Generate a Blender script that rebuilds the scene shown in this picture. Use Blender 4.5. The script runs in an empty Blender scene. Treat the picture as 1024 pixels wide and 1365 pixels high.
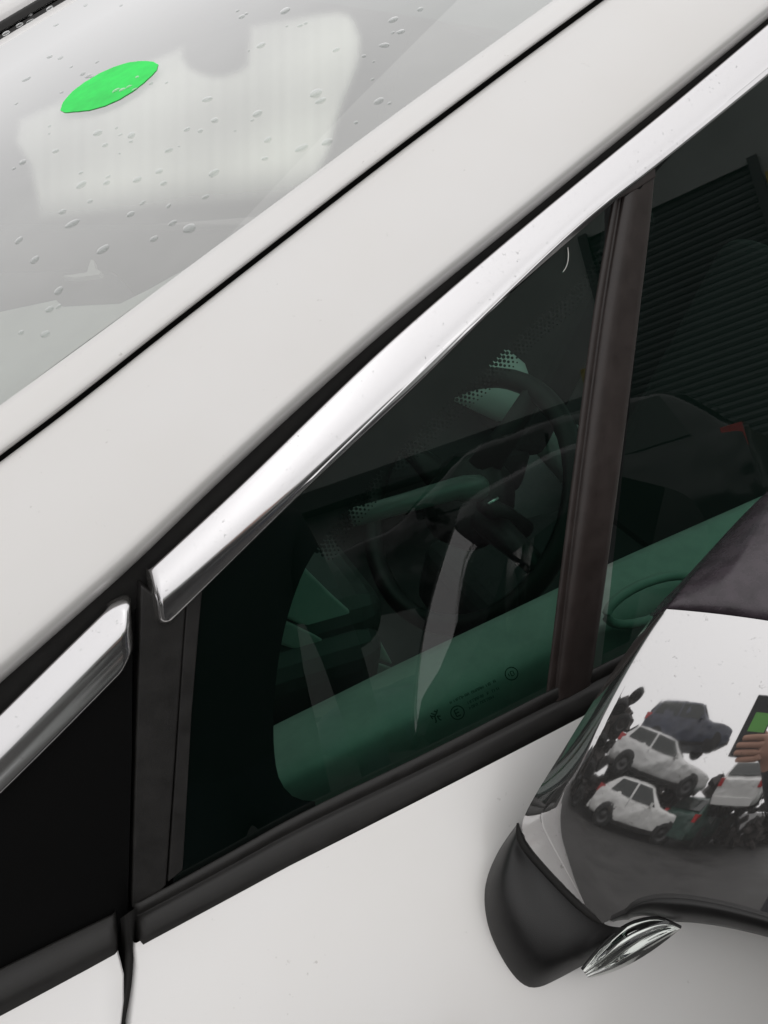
import bpy, bmesh, math, random
from mathutils import Vector as V, Matrix
random.seed(7)
scene = bpy.context.scene
col = scene.collection
rad = math.radians

# ------------------------------------------------------------------ camera
# x runs to the rear of the car, y into the car, z up.  Metres.
PW, PH, FOC = 1024.0, 1365.0, 27.0
def cam_basis(az, pitch, roll):
    az, pitch, roll = rad(az), rad(pitch), rad(roll)
    f = V((math.sin(az)*math.cos(pitch), math.cos(az)*math.cos(pitch), -math.sin(pitch)))
    r = f.cross(V((0, 0, 1))).normalized(); u = r.cross(f)
    c, s = math.cos(roll), math.sin(roll)
    return c*r+s*u, c*u-s*r, f
CR, CU, CF = cam_basis(35, 33, 9)
CAM = V((-0.0551, -0.2810, 1.5242))
cd = bpy.data.cameras.new('camera'); cam = bpy.data.objects.new('camera', cd); col.objects.link(cam)
cd.sensor_fit = 'VERTICAL'; cd.sensor_height = 36; cd.sensor_width = 27; cd.lens = FOC
cd.clip_start = 0.01; cd.clip_end = 2000
m = Matrix((CR, CU, -CF)).transposed().to_4x4(); m.translation = CAM; cam.matrix_world = m
scene.camera = cam

# ------------------------------------------------------------------ overcast sky and soft sun
SUN_EL, SUN_AZ = 58, 200
w = bpy.data.worlds.new('World'); scene.world = w; w.use_nodes = True
nt = w.node_tree; bg = nt.nodes['Background']
sky = nt.nodes.new('ShaderNodeTexSky'); sky.sky_type = 'NISHITA'; sky.sun_disc = False
sky.sun_elevation = rad(SUN_EL); sky.sun_rotation = rad(SUN_AZ); sky.dust_density = 4; sky.air_density = 1.0
hs = nt.nodes.new('ShaderNodeHueSaturation'); hs.inputs['Saturation'].default_value = 0.06; hs.inputs['Value'].default_value = 1.0
mx = nt.nodes.new('ShaderNodeMix'); mx.data_type = 'RGBA'; mx.inputs['Factor'].default_value = 0.88
mx.inputs['B'].default_value = (9.8, 9.72, 9.74, 1)        # the even cloud deck
nt.links.new(sky.outputs[0], hs.inputs['Color']); nt.links.new(hs.outputs[0], mx.inputs['A'])
# an overcast sky is brighter overhead than at the horizon
gtc = nt.nodes.new('ShaderNodeTexCoord'); sep = nt.nodes.new('ShaderNodeSeparateXYZ'); nt.links.new(gtc.outputs['Generated'], sep.inputs[0])
mr_ = nt.nodes.new('ShaderNodeMapRange'); mr_.inputs['To Min'].default_value = .78; mr_.inputs['To Max'].default_value = 1.20
nt.links.new(sep.outputs['Z'], mr_.inputs['Value'])
vm = nt.nodes.new('ShaderNodeVectorMath'); vm.operation = 'SCALE'
nt.links.new(mx.outputs['Result'], vm.inputs[0]); nt.links.new(mr_.outputs[0], vm.inputs['Scale'])
nt.links.new(vm.outputs[0], bg.inputs['Color']); bg.inputs['Strength'].default_value = 0.1
sl = bpy.data.lights.new('sun', 'SUN'); so = bpy.data.objects.new('sun', sl); col.objects.link(so)
sl.energy = 0.5; sl.angle = rad(175); sl.color = (1, .985, .965)
az = rad(SUN_AZ)
sd = V((math.sin(az)*math.cos(rad(SUN_EL)), math.cos(az)*math.cos(rad(SUN_EL)), math.sin(rad(SUN_EL))))
so.rotation_euler = sd.to_track_quat('Z', 'Y').to_euler()
scene.view_settings.view_transform = 'Standard'; scene.view_settings.look = 'None'
scene.view_settings.exposure = 0.0; scene.view_settings.gamma = 1
scene.render.engine = 'CYCLES'
scene.cycles.transparent_max_bounces = 24; scene.cycles.max_bounces = 10
scene.render.resolution_x = 768; scene.render.resolution_y = 1024

# ------------------------------------------------------------------ measuring helpers
TH, PT = .42, .08                                   # lean of the side glass, plan taper
SN = V((-PT, -1, TH)).normalized()                  # outward normal of the side glass
Q0 = V((0, 0, 1.0))
FS = PH*FOC/36
def ray(px, py): return ((px-PW/2)/FS*CR - (py-PH/2)/FS*CU + CF).normalized()
def side(px, py, h=0.0):                            # point on the side-glass plane, h metres proud of it
    d = ray(px, py); t = (Q0+SN*h-CAM).dot(SN)/d.dot(SN); return CAM+d*t
def lerp(a, b, t): return a+(b-a)*t
def resample(pts, n):
    pts = [V(p) for p in pts]
    L = [0]
    for a, b in zip(pts, pts[1:]): L.append(L[-1]+(b-a).length)
    out = []; k = 0
    for i in range(n):
        s = L[-1]*i/(n-1)
        while k < len(pts)-2 and s > L[k+1]: k += 1
        out.append(lerp(pts[k], pts[k+1], (s-L[k])/max(1e-9, L[k+1]-L[k])))
    return out
def smooth_poly(pts, it=2):                         # Chaikin, ends kept
    pts = [V(p) for p in pts]
    for _ in range(it):
        o = [pts[0]]
        for a, b in zip(pts, pts[1:]): o += [lerp(a, b, .25), lerp(a, b, .75)]
        pts = o+[pts[-1]]
    return pts
def px_spline(px, n): return resample(smooth_poly([V((x, y, 0)) for x, y in px], 3), n)

# ------------------------------------------------------------------ mesh helpers
def obj(name, me, mat, parent=None, label=None, kind=None):
    o = bpy.data.objects.new(name, me); col.objects.link(o)
    if mat is not None:
        if not me.materials: me.materials.append(mat)
    if parent is not None: o.parent = parent
    if label: o['label'] = label
    if kind: o['kind'] = kind
    return o
def thing(name, label, cat, loc=(0, 0, 0), rotz=0, group=None):
    o = bpy.data.objects.new(name, None); col.objects.link(o)
    o.location = loc; o.rotation_euler = (0, 0, rotz); o['label'] = label; o['category'] = cat
    if group: o['group'] = group
    o.empty_display_size = .1
    return o
def tag(o, label, cat, group=None):
    o['label'] = label; o['category'] = cat
    if group: o['group'] = group
    return o
def mesh(name, verts, faces, smooth=True):
    me = bpy.data.meshes.new(name); me.from_pydata([tuple(v) for v in verts], [], faces); me.validate()
    bm = bmesh.new(); bm.from_mesh(me)
    bmesh.ops.recalc_face_normals(bm, faces=bm.faces); bm.to_mesh(me); bm.free()
    if smooth: me.polygons.foreach_set('use_smooth', [True]*len(me.polygons))
    me.update(); return me
def grid_mesh(name, rows, smooth=True, face=None):   # rows: list of equally long point lists; face: a point the normals should look at
    n = len(rows[0]); vs = [p for r in rows for p in r]; fs = []
    for i in range(len(rows)-1):
        for j in range(n-1): fs.append((i*n+j, i*n+j+1, (i+1)*n+j+1, (i+1)*n+j))
    me = bpy.data.meshes.new(name); me.from_pydata([tuple(v) for v in vs], [], fs)
    if face is not None:
        s = sum(p.normal.dot(V(face)-p.center)*p.area for p in me.polygons)
        if s < 0: me.flip_normals()
    if smooth: me.polygons.foreach_set('use_smooth', [True]*len(me.polygons))
    me.update(); return me
def rails(name, rl, n, mat, parent, ext=(0, 0), w=None, label=None, thick=0):
    """rl: list of (pixel polyline, h).  Lofts straight across the rails; ext lengthens both ends in metres."""
    rows = []
    for px, h in rl:
        pts = resample([side(x, y, h) for x, y in px_spline(px, 40) for (x, y) in [(x, y)]] if False else [side(p.x, p.y, h) for p in px_spline(px, 40)], n)
        if ext[0]: pts = [pts[0]+(pts[0]-pts[3]).normalized()*ext[0]]+pts
        if ext[1]: pts = pts+[pts[-1]+(pts[-1]-pts[-4]).normalized()*ext[1]]
        rows.append(pts)
    o = obj(name, grid_mesh(name, rows, face=CAM), mat, parent, label)
    if thick: 
        md = o.modifiers.new('t', 'SOLIDIFY'); md.thickness = thick; md.offset = -1
    return o
def plate(name, px, h, t, mat, parent, bevel=.0015, label=None, kind=None, ext=None):
    """A flat plate with the pixel outline px on the plane h, t thick behind it."""
    top = [side(x, y, h) for x, y in px]
    n = len(top); bot = [p-SN*t for p in top]
    fs = [tuple(range(n)), tuple(range(2*n-1, n-1, -1))]
    for i in range(n): j = (i+1) % n; fs.append((i, i+n, j+n, j))
    o = obj(name, mesh(name, top+bot, fs, False), mat, parent, label, kind)
    if bevel:
        b = o.modifiers.new('b', 'BEVEL'); b.width = bevel; b.segments = 3; b.limit_method = 'ANGLE'; b.angle_limit = rad(50)
        o.data.polygons.foreach_set('use_smooth', [True]*len(o.data.polygons))
        wn = o.modifiers.new('wn', 'WEIGHTED_NORMAL'); wn.keep_sharp = True
    return o
def box_verts(c, s, R=None):
    vs = []
    for a in (-1, 1):
        for b in (-1, 1):
            for d in (-1, 1):
                p = V((a*s[0]/2, b*s[1]/2, d*s[2]/2)); vs.append((R @ p if R else p)+V(c))
    return vs, [(0, 1, 3, 2), (4, 6, 7, 5), (0, 4, 5, 1), (2, 3, 7, 6), (0, 2, 6, 4), (1, 5, 7, 3)]
def box_mesh(name, boxes):
    vs, fs = [], []
    for bx in boxes:
        v, f = box_verts(*bx); o = len(vs); vs += v; fs += [tuple(i+o for i in q) for q in f]
    return mesh(name, vs, fs, False)
def tube_mesh(name, pts, radii, seg=12, cap=True):
    pts = [V(p) for p in pts]
    if not hasattr(radii, '__len__'): radii = [radii]*len(pts)
    vs, fs = [], []; up = V((0.13, 0.21, 1)).normalized()
    for i, p in enumerate(pts):
        t = (pts[min(i+1, len(pts)-1)]-pts[max(i-1, 0)]).normalized()
        a = t.cross(up).normalized(); b = t.cross(a)
        for k in range(seg):
            q = 2*math.pi*k/seg; vs.append(p+(a*math.cos(q)+b*math.sin(q))*radii[i])
    for i in range(len(pts)-1):
        for k in range(seg): fs.append((i*seg+k, i*seg+(k+1) % seg, (i+1)*seg+(k+1) % seg, (i+1)*seg+k))
    if cap: fs.append(tuple(range(seg))); fs.append(tuple(range((len(pts)-1)*seg, len(pts)*seg)))
    return mesh(name, vs, fs)
def lathe_mesh(name, prof, seg=32, axis='y', closed=False):
    vs, fs = [], []; n = len(prof)
    for k in range(seg):
        q = 2*math.pi*k/seg
        for r, h in prof:
            vs.append((r*math.cos(q), h, r*math.sin(q)) if axis == 'y' else (r*math.cos(q), r*math.sin(q), h))
    for k in range(seg):
        for i in range(n if closed else n-1):
            j = (i+1) % n; fs.append((k*n+i, k*n+j, ((k+1) % seg)*n+j, ((k+1) % seg)*n+i))
    return mesh(name, vs, fs)

# ------------------------------------------------------------------ materials
def newmat(name):
    mt = bpy.data.materials.new(name); mt.use_nodes = True
    return mt, mt.node_tree, mt.node_tree.nodes['Principled BSDF']
def N(nt, t, **kw):
    n = nt.nodes.new(t)
    for k, v in kw.items():
        if k in n.inputs: n.inputs[k].default_value = v
        else: setattr(n, k, v)
    return n
def pmat(name, c, rough=.5, metal=0, coat=0, coatr=.05, var=0, vscale=20, bump=0, bscale=300, spec=.5, rvar=0, sheen=0):
    mt, nt, b = newmat(name)
    b.inputs['Base Color'].default_value = (*c, 1); b.inputs['Roughness'].default_value = rough
    b.inputs['Metallic'].default_value = metal; b.inputs['Coat Weight'].default_value = coat
    b.inputs['Coat Roughness'].default_value = coatr; b.inputs['Specular IOR Level'].default_value = spec
    tc = N(nt, 'ShaderNodeTexCoord')
    if var or rvar:
        nz = N(nt, 'ShaderNodeTexNoise', Scale=vscale, Detail=6.0, Roughness=.65)
        nt.links.new(tc.outputs['Object'], nz.inputs['Vector'])
        if var:
            r = N(nt, 'ShaderNodeValToRGB'); e = r.color_ramp.elements
            e[0].position = .3; e[1].position = .7
            e[0].color = (*[max(0, x*(1-var)) for x in c], 1); e[1].color = (*[min(1, x*(1+var)) for x in c], 1)
            nt.links.new(nz.outputs['Fac'], r.inputs['Fac']); nt.links.new(r.outputs['Color'], b.inputs['Base Color'])
        if rvar:
            mr = N(nt, 'ShaderNodeMapRange'); mr.inputs['From Min'].default_value = .3; mr.inputs['From Max'].default_value = .7
            mr.inputs['To Min'].default_value = max(0, rough-rvar); mr.inputs['To Max'].default_value = min(1, rough+rvar)
            nt.links.new(nz.outputs['Fac'], mr.inputs['Value']); nt.links.new(mr.outputs[0], b.inputs['Roughness'])
    if bump:
        n2 = N(nt, 'ShaderNodeTexNoise', Scale=bscale, Detail=3.0)
        nt.links.new(tc.outputs['Object'], n2.inputs['Vector'])
        bp = N(nt, 'ShaderNodeBump', Strength=bump, Distance=.001)
        nt.links.new(n2.outputs['Fac'], bp.inputs['Height']); nt.links.new(bp.outputs[0], b.inputs['Normal'])
    return mt
def dirty_metal(name, c, rough, dirt=.25, scale=90, spot=220, dcol=(.30, .29, .27), rv=.10, speck=.45):
    """Bright chrome with a thin film of dust and small specks of dirt."""
    mt, nt, b = newmat(name)
    b.inputs['Base Color'].default_value = (*c, 1); b.inputs['Metallic'].default_value = 1
    tc = N(nt, 'ShaderNodeTexCoord')
    nz = N(nt, 'ShaderNodeTexNoise', Scale=scale*.3, Detail=8.0, Roughness=.7); nt.links.new(tc.outputs['Object'], nz.inputs['Vector'])
    n2 = N(nt, 'ShaderNodeTexNoise', Scale=spot, Detail=4.0, Roughness=.6); nt.links.new(tc.outputs['Object'], n2.inputs['Vector'])
    mr = N(nt, 'ShaderNodeMapRange'); mr.inputs['From Min'].default_value = .35; mr.inputs['From Max'].default_value = .75
    mr.inputs['To Min'].default_value = rough; mr.inputs['To Max'].default_value = rough+rv
    nt.links.new(nz.outputs['Fac'], mr.inputs['Value']); nt.links.new(mr.outputs[0], b.inputs['Roughness'])
    r = N(nt, 'ShaderNodeValToRGB'); e = r.color_ramp.elements
    e[0].position = .60; e[0].color = (0, 0, 0, 1); e[1].position = .74; e[1].color = (1, 1, 1, 1)
    nt.links.new(n2.outputs['Fac'], r.inputs['Fac'])
    r1 = N(nt, 'ShaderNodeValToRGB'); e = r1.color_ramp.elements
    e[0].position = .42; e[0].color = (.12, .12, .12, 1); e[1].position = .68; e[1].color = (1, 1, 1, 1)
    nt.links.new(nz.outputs['Fac'], r1.inputs['Fac'])
    ml = N(nt, 'ShaderNodeMath', operation='MULTIPLY'); nt.links.new(r.outputs[0], ml.inputs[0]); nt.links.new(r1.outputs[0], ml.inputs[1])
    m2 = N(nt, 'ShaderNodeMath', operation='MULTIPLY_ADD'); m2.inputs[1].default_value = .75; m2.inputs[2].default_value = dirt*.35
    nt.links.new(ml.outputs[0], m2.inputs[0])
    df = N(nt, 'ShaderNodeBsdfDiffuse'); df.inputs['Color'].default_value = (*dcol, 1)
    mxs = N(nt, 'ShaderNodeMixShader'); out = nt.nodes['Material Output']
    m2.inputs[1].default_value = .10
    nt.links.new(m2.outputs[0], mxs.inputs['Fac']); nt.links.new(b.outputs[0], mxs.inputs[1]); nt.links.new(df.outputs[0], mxs.inputs[2])
    n3 = N(nt, 'ShaderNodeTexNoise', Scale=spot*.75, Detail=5.0, Roughness=.65); n3.noise_dimensions = '3D'; nt.links.new(tc.outputs['Object'], n3.inputs['Vector'])
    r3 = N(nt, 'ShaderNodeMapRange'); r3.inputs['From Min'].default_value = .63; r3.inputs['From Max'].default_value = .72; r3.inputs['To Max'].default_value = speck; nt.links.new(n3.outputs['Fac'], r3.inputs['Value'])
    m3 = N(nt, 'ShaderNodeMath', operation='MULTIPLY'); nt.links.new(r3.outputs[0], m3.inputs[0]); nt.links.new(r1.outputs[0], m3.inputs[1])
    d3 = N(nt, 'ShaderNodeBsdfDiffuse'); d3.inputs['Color'].default_value = (.11, .095, .08, 1)
    mx3 = N(nt, 'ShaderNodeMixShader'); nt.links.new(m3.outputs[0], mx3.inputs['Fac']); nt.links.new(mxs.outputs[0], mx3.inputs[1]); nt.links.new(d3.outputs[0], mx3.inputs[2])
    nt.links.new(mx3.outputs[0], out.inputs['Surface'])
    return mt
def glassmat(name, tint, ior=1.5, film=0.0, filmcol=(.5, .5, .48), two=1.75, rough=0.0, fvar=0, fscale=6):
    """Thin sheet of tinted glass: tinted see-through, mirror by angle, optional dust film."""
    mt, nt, b = newmat(name); nt.nodes.remove(b); out = nt.nodes['Material Output']
    tr = N(nt, 'ShaderNodeBsdfTransparent'); tr.inputs['Color'].default_value = (*tint, 1)
    gl = N(nt, 'ShaderNodeBsdfGlossy'); gl.inputs['Roughness'].default_value = rough; gl.inputs['Color'].default_value = (1, 1, 1, 1)
    lw = N(nt, 'ShaderNodeFresnel', IOR=ior)
    geo = N(nt, 'ShaderNodeNewGeometry')
    ml = N(nt, 'ShaderNodeMath', operation='MULTIPLY'); ml.inputs[1].default_value = two; ml.use_clamp = True
    # the sheet has no inside: always use the outer-side fresnel
    inv = N(nt, 'ShaderNodeMix'); inv.data_type = 'FLOAT'; inv.inputs['A'].default_value = ior; inv.inputs['B'].default_value = 1/ior
    nt.links.new(geo.outputs['Backfacing'], inv.inputs['Factor']); nt.links.new(inv.outputs['Result'], lw.inputs['IOR'])
    nt.links.new(lw.outputs[0], ml.inputs[0])
    base = tr
    if film:
        df = N(nt, 'ShaderNodeBsdfDiffuse'); df.inputs['Color'].default_value = (*filmcol, 1)
        mf = N(nt, 'ShaderNodeMixShader'); mf.inputs['Fac'].default_value = film
        if fvar:
            tc = N(nt, 'ShaderNodeTexCoord'); nz = N(nt, 'ShaderNodeTexNoise', Scale=fscale, Detail=5.0, Roughness=.6)
            nt.links.new(tc.outputs['Object'], nz.inputs['Vector'])
            mr = N(nt, 'ShaderNodeMapRange'); mr.inputs['From Min'].default_value = .3; mr.inputs['From Max'].default_value = .7
            mr.inputs['To Min'].default_value = max(0, film-fvar); mr.inputs['To Max'].default_value = film+fvar
            nt.links.new(nz.outputs['Fac'], mr.inputs['Value']); nt.links.new(mr.outputs[0], mf.inputs['Fac'])
        nt.links.new(tr.outputs[0], mf.inputs[1]); nt.links.new(df.outputs[0], mf.inputs[2]); base = mf
    ms = N(nt, 'ShaderNodeMixShader')
    nt.links.new(ml.outputs[0], ms.inputs['Fac']); nt.links.new(base.outputs[0], ms.inputs[1]); nt.links.new(gl.outputs[0], ms.inputs[2])
    nt.links.new(ms.outputs[0], out.inputs['Surface'])
    return mt
def paintmat(name, c):
    """Pale metallic paint under clear coat with a light film of road dust, water marks and tiny specks."""
    mt, nt, b = newmat(name); L = nt.links.new
    tc = N(nt, 'ShaderNodeTexCoord')
    big = N(nt, 'ShaderNodeTexNoise', Scale=4.0, Detail=5.0, Roughness=.55); L(tc.outputs['Object'], big.inputs['Vector'])
    spk = N(nt, 'ShaderNodeTexNoise', Scale=190.0, Detail=2.0, Roughness=.5); L(tc.outputs['Object'], spk.inputs['Vector'])
    msk = N(nt, 'ShaderNodeTexNoise', Scale=22.0, Detail=4.0, Roughness=.6); L(tc.outputs['Object'], msk.inputs['Vector'])
    r = N(nt, 'ShaderNodeValToRGB'); e = r.color_ramp.elements
    e[0].position = .30; e[0].color = (c[0]*.955, c[1]*.945, c[2]*.925, 1); e[1].position = .68; e[1].color = (*c, 1)
    L(big.outputs['Fac'], r.inputs['Fac'])
    a = N(nt, 'ShaderNodeMapRange'); a.inputs['From Min'].default_value = .70; a.inputs['From Max'].default_value = .78; L(spk.outputs['Fac'], a.inputs['Value'])
    d = N(nt, 'ShaderNodeMapRange'); d.inputs['From Min'].default_value = .50; d.inputs['From Max'].default_value = .70; d.inputs['To Max'].default_value = .45; L(msk.outputs['Fac'], d.inputs['Value'])
    ml = N(nt, 'ShaderNodeMath', operation='MULTIPLY'); L(a.outputs[0], ml.inputs[0]); L(d.outputs[0], ml.inputs[1])
    mx = N(nt, 'ShaderNodeMix'); mx.data_type = 'RGBA'; mx.inputs['B'].default_value = (.22, .20, .17, 1)
    L(ml.outputs[0], mx.inputs['Factor']); L(r.outputs[0], mx.inputs['A']); L(mx.outputs['Result'], b.inputs['Base Color'])
    b.inputs['Metallic'].default_value = .22; b.inputs['Roughness'].default_value = .42
    b.inputs['Coat Weight'].default_value = .7; 
    cr = N(nt, 'ShaderNodeMapRange'); cr.inputs['From Min'].default_value = .35; cr.inputs['From Max'].default_value = .7; cr.inputs['To Min'].default_value = .05; cr.inputs['To Max'].default_value = .20
    L(msk.outputs['Fac'], cr.inputs['Value']); L(cr.outputs[0], b.inputs['Coat Roughness'])
    bp = N(nt, 'ShaderNodeBump', Strength=.05, Distance=.001); n2 = N(nt, 'ShaderNodeTexNoise', Scale=260.0, Detail=2.0); L(tc.outputs['Object'], n2.inputs['Vector'])
    L(n2.outputs['Fac'], bp.inputs['Height']); L(bp.outputs[0], b.inputs['Coat Normal'])
    return mt
M = {}
M['paint'] = paintmat('car_paint', (.71, .699, .692))
M['chrome'] = dirty_metal('trim_chrome', (.70, .69, .70), .11, .22, 60, 300, speck=.7)
M['mirror_chrome'] = dirty_metal('mirror_chrome', (.68, .67, .672), .012, .20, 60, 260, (.40, .39, .38), .05, .75)
M['plastic'] = pmat('black_plastic', (.016, .015, .0142), .52, var=.25, vscale=60, bump=.15, bscale=1400, rvar=.08, spec=.38)
M['plastic_warm'] = pmat('post_plastic', (.033, .0255, .0235), .36, spec=.42, var=.2, vscale=60, bump=.08, bscale=1400, rvar=.06)
M['shell'] = pmat('mirror_shell_plastic', (.040, .031, .038), .27, var=.45, vscale=70, bump=.12, bscale=900, rvar=.08)
M['rubber'] = pmat('rubber', (.008, .0074, .0068), .75, spec=.3, var=.3, vscale=40, bump=.1, bscale=800)
M['foot'] = pmat('foot_plastic', (.011, .0105, .0105), .42, var=.25, vscale=50, bump=.14, bscale=1600, rvar=.06, spec=.38)
M['frit'] = pmat('frit', (.009, .009, .010), .30, spec=.25)
M['pane_black'] = pmat('black_pane', (.004, .004, .004), .35, spec=.12)
M['glass'] = glassmat('side_glass', (.34, .60, .49))
M['wind'] = glassmat('windscreen_glass', (.93, .95, .92), film=.275, filmcol=(.74, .74, .71), two=2.2, fvar=.08, fscale=3.5)
M['card'] = pmat('door_card', (.26, .275, .26), .6, var=.12, vscale=30)
M['dash_dark'] = pmat('dash_dark', (.028, .029, .029), .55, bump=.2, bscale=500)
M['dash_pale'] = pmat('dash_pale', (.30, .33, .31), .6, var=.1, vscale=20)
M['sheet'] = pmat('sheet_white', (.90, .91, .86), .7, var=.06, vscale=8)
M['seat'] = pmat('seat_cloth', (.014, .014, .015), .85)
M['wheel_rim'] = pmat('steering_leather', (.007, .007, .007), .5, spec=.3)
M['stalk'] = pmat('stalk_plastic', (.10, .11, .105), .35)
M['silver'] = pmat('silver_plastic', (.62, .62, .62), .25, .8)
M['green'] = pmat('green_spray_paint', (.012, .76, .095), .65, var=.22, vscale=14, bump=.2, bscale=200)
M['mark'] = pmat('glass_print', (.010, .016, .014), .6)

# ================================================================== THE CAR
car = thing('parked_car', 'silver-white parked car with chrome window trim and chrome door mirror', 'car', (0, 0, 0))

# pixel rails measured on the photograph
SHUT = [(0, 612), (100, 537), (200, 457), (300, 379), (400, 301), (512, 214), (612, 139), (700, 73), (800, 0)]
SHUT_U = [(x-2, y-3) for x, y in SHUT]
SHUT_L = [(x+2, y+2.5) for x, y in SHUT]
WS = [(0, 540), (130, 446), (256, 352), (384, 258), (512, 162), (626, 80), (738, 0)]
GAP = [(0, 911), (101, 822), (179, 753), (286, 648), (405, 538), (517, 438), (605, 366), (705, 285), (805, 203), (905, 122), (1026, 23)]
CT = [(198, 761), (329, 640), (420, 550), (512, 462), (620, 368), (720, 284), (820, 202), (900, 137), (1024, 32)]
CB = [(212, 845), (340, 719), (400, 660), (480, 585), (557, 513), (629, 441), (752, 321), (817, 266), (872, 226), (1024, 102)]

# ---- A-pillar panel: rounded from the window gap over to the shut line
prof = [(0, -.016), (0, -.010), (.012, -.0058), (.03, -.0032), (.055, -.0014), (.09, -.0010), (.14, -.0028), (.25, -.0085), (.40, -.0165), (.55, -.0265), (.70, -.0375), (.84, -.0485), (.95, -.0575), (.988, -.0612), (1, -.064), (1, -.078)]
g_s = px_spline(GAP, 50); s_s = px_spline(SHUT_L, 50)
rows = []
for f, h in prof:
    r = [side(*lerp(a, b, f).xy, h) for a, b in zip(g_s, s_s)]
    r = [r[0]+(r[0]-r[3]).normalized()*.35]+r+[r[-1]+(r[-1]-r[-4]).normalized()*.55]
    rows.append(r)
pillar_rows = rows
obj('pillar_panel', grid_mesh('pillar_panel', rows, face=CAM), M['paint'], car)
# ---- strip between the shut line and the windscreen
prof = [(0, -.080), (0, -.066), (.03, -.0625), (.09, -.0615), (.3, -.065), (.6, -.0715), (.85, -.079), (.96, -.084), (1, -.089), (1, -.10)]
u_s = px_spline(SHUT_U, 50); w_s = px_spline(WS, 50)
rows = []
for f, h in prof:
    r = [side(*lerp(a, b, f).xy, h) for a, b in zip(u_s, w_s)]
    r = [r[0]+(r[0]-r[3]).normalized()*.35]+r+[r[-1]+(r[-1]-r[-4]).normalized()*.55]
    rows.append(r)
strip_rows = rows
obj('pillar_strip', grid_mesh('pillar_strip', rows, face=CAM), M['paint'], car)
# dark bottom of the shut line
rails('pillar_joint', [([(x-14, y-16) for x, y in SHUT], -.086), ([(x+14, y+16) for x, y in SHUT], -.086)], 40, M['rubber'], car, (.35, .5))

# ---- windscreen
e0 = side(0, 540, -.094); e1 = side(738, 0, -.094)
WD = (e1-e0).normalized(); WDY = 1.27; BULGE = .022
WN = WD.cross(V((0, 1, 0))).normalized()
if WN.z < 0: WN = -WN
E0 = e0-WD*.40; WL = (e1-e0).length+.95
def ws(s, v, off=0): return E0+WD*s+V((0, WDY*v, 0))+WN*(BULGE*4*v*(1-v)+off)
def ws_hit(px, py, off=0):
    d = ray(px, py); k = off; 
    for _ in range(12):
        t = (E0+WN*k-CAM).dot(WN)/d.dot(WN); P = CAM+d*t
        v = (P-E0); v = v-WN*v.dot(WN)
        # v = WD*s + Y*q ; solve for q
        y = V((0, 1, 0)); c = WD.dot(y); a, b = v.dot(WD), v.dot(y); q = (b-c*a)/(1-c*c)/WDY
        k = BULGE*4*q*(1-q)*(1 if 0 <= q <= 1 else 0)+off
    return P
nv = 24
wind = obj('windscreen', grid_mesh('windscreen', [[ws(WL*i/30, v/nv) for v in range(nv+1)] for i in range(31)], face=(0, .6, 3)), M['wind'], car)
# far pillar, mirrored about the car's middle
YC = E0.y+WDY/2+.0
def flip(p):
    # mirror about the middle plane of the screen (its edges run with the same plan taper)
    s = (p-E0).dot(WD)/1.0
    mid = E0.y+WD.y*s+WDY/2
    return V((p.x, 2*mid-p.y, p.z))
obj('pillar_strip', grid_mesh('far_strip', [[flip(p)+V((0, .012, -.004)) for p in r] for r in strip_rows], face=(0, .6, 3)), M['paint'], car)
obj('pillar_panel', grid_mesh('far_panel', [[flip(p)+V((0, .012, -.004)) for p in r] for r in pillar_rows], face=(0, 3, 3)), M['paint'], car)
n = 40
obj('windscreen_seal', grid_mesh('seal', [[ws(WL*i/n, vv, oo) for i in range(n+1)] for vv, oo in ((.955, .002), (.965, .010), (.985, .012), (1.012, .004))], face=(0, .6, 3)), M['rubber'], car)

rows = [[ws(WL*i/n, vv, oo) for i in range(n+1)] for vv, oo in ((1.008, .0), (1.010, .016), (1.014, .024), (1.025, .031), (1.05, .036), (1.08, .030), (1.12, .0))]
obj('pillar_strip', grid_mesh('far_rail', rows, face=(0, .6, 3)), M['paint'], car)
# ---- green paint mark and rain on the windscreen
mc = ws_hit(146, 117, .0015)
ma = (ws_hit(211, 83, .0015)-ws_hit(80, 150, .0015))/2; mb = (ws_hit(166, 146, .0015)-ws_hit(133, 93, .0015))/2
vs = []; fs = []
rim = [ws_hit(x, y, .0005) for x, y in [(80, 147), (84, 136), (96, 122), (112, 110), (132, 98), (152, 89), (172, 83), (190, 81), (205, 82), (211, 86), (209, 93), (202, 101), (192, 110), (178, 121), (160, 132), (140, 141), (118, 147), (98, 149), (86, 150)]]
rim = [r for a, b in zip(rim, rim[1:]+rim[:1]) for r in (a, lerp(a, b, .33), lerp(a, b, .67))]
cen = sum(rim, V())/len(rim)
rim = [cen+(p-cen)*random.uniform(.992, 1.006) for p in rim]
obj('paint_mark', mesh('paint_mark', [cen]+rim, [(0, 1+i, 1+(i+1) % len(rim)) for i in range(len(rim))]), M['green'], wind, 'fluorescent green round spray-paint mark on the windscreen')
def drop_mesh():
    vs, fs = [], []; K = 12; prof = [(1, 0), (.97, .12), (.86, .28), (.62, .42), (.3, .5)]
    for r, h in prof:
        for k in range(K): a = 2*math.pi*k/K; vs.append((r*math.cos(a)*(1+.12*math.sin(2*a+1)), r*math.sin(a), h))
    vs.append((0, 0, .52)); 
    for i in range(len(prof)-1):
        for k in range(K): fs.append((i*K+k, i*K+(k+1) % K, (i+1)*K+(k+1) % K, (i+1)*K+k))
    for k in range(K): fs.append(((len(prof)-1)*K+k, (len(prof)-1)*K+(k+1) % K, len(vs)-1))
    return mesh('raindrop', vs, fs)
M['water'] = glassmat('water', (.84, .86, .85), 1.33, film=.05, filmcol=(.7, .72, .71), two=2.6)
dm = drop_mesh(); dm.materials.append(M['water'])
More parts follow.
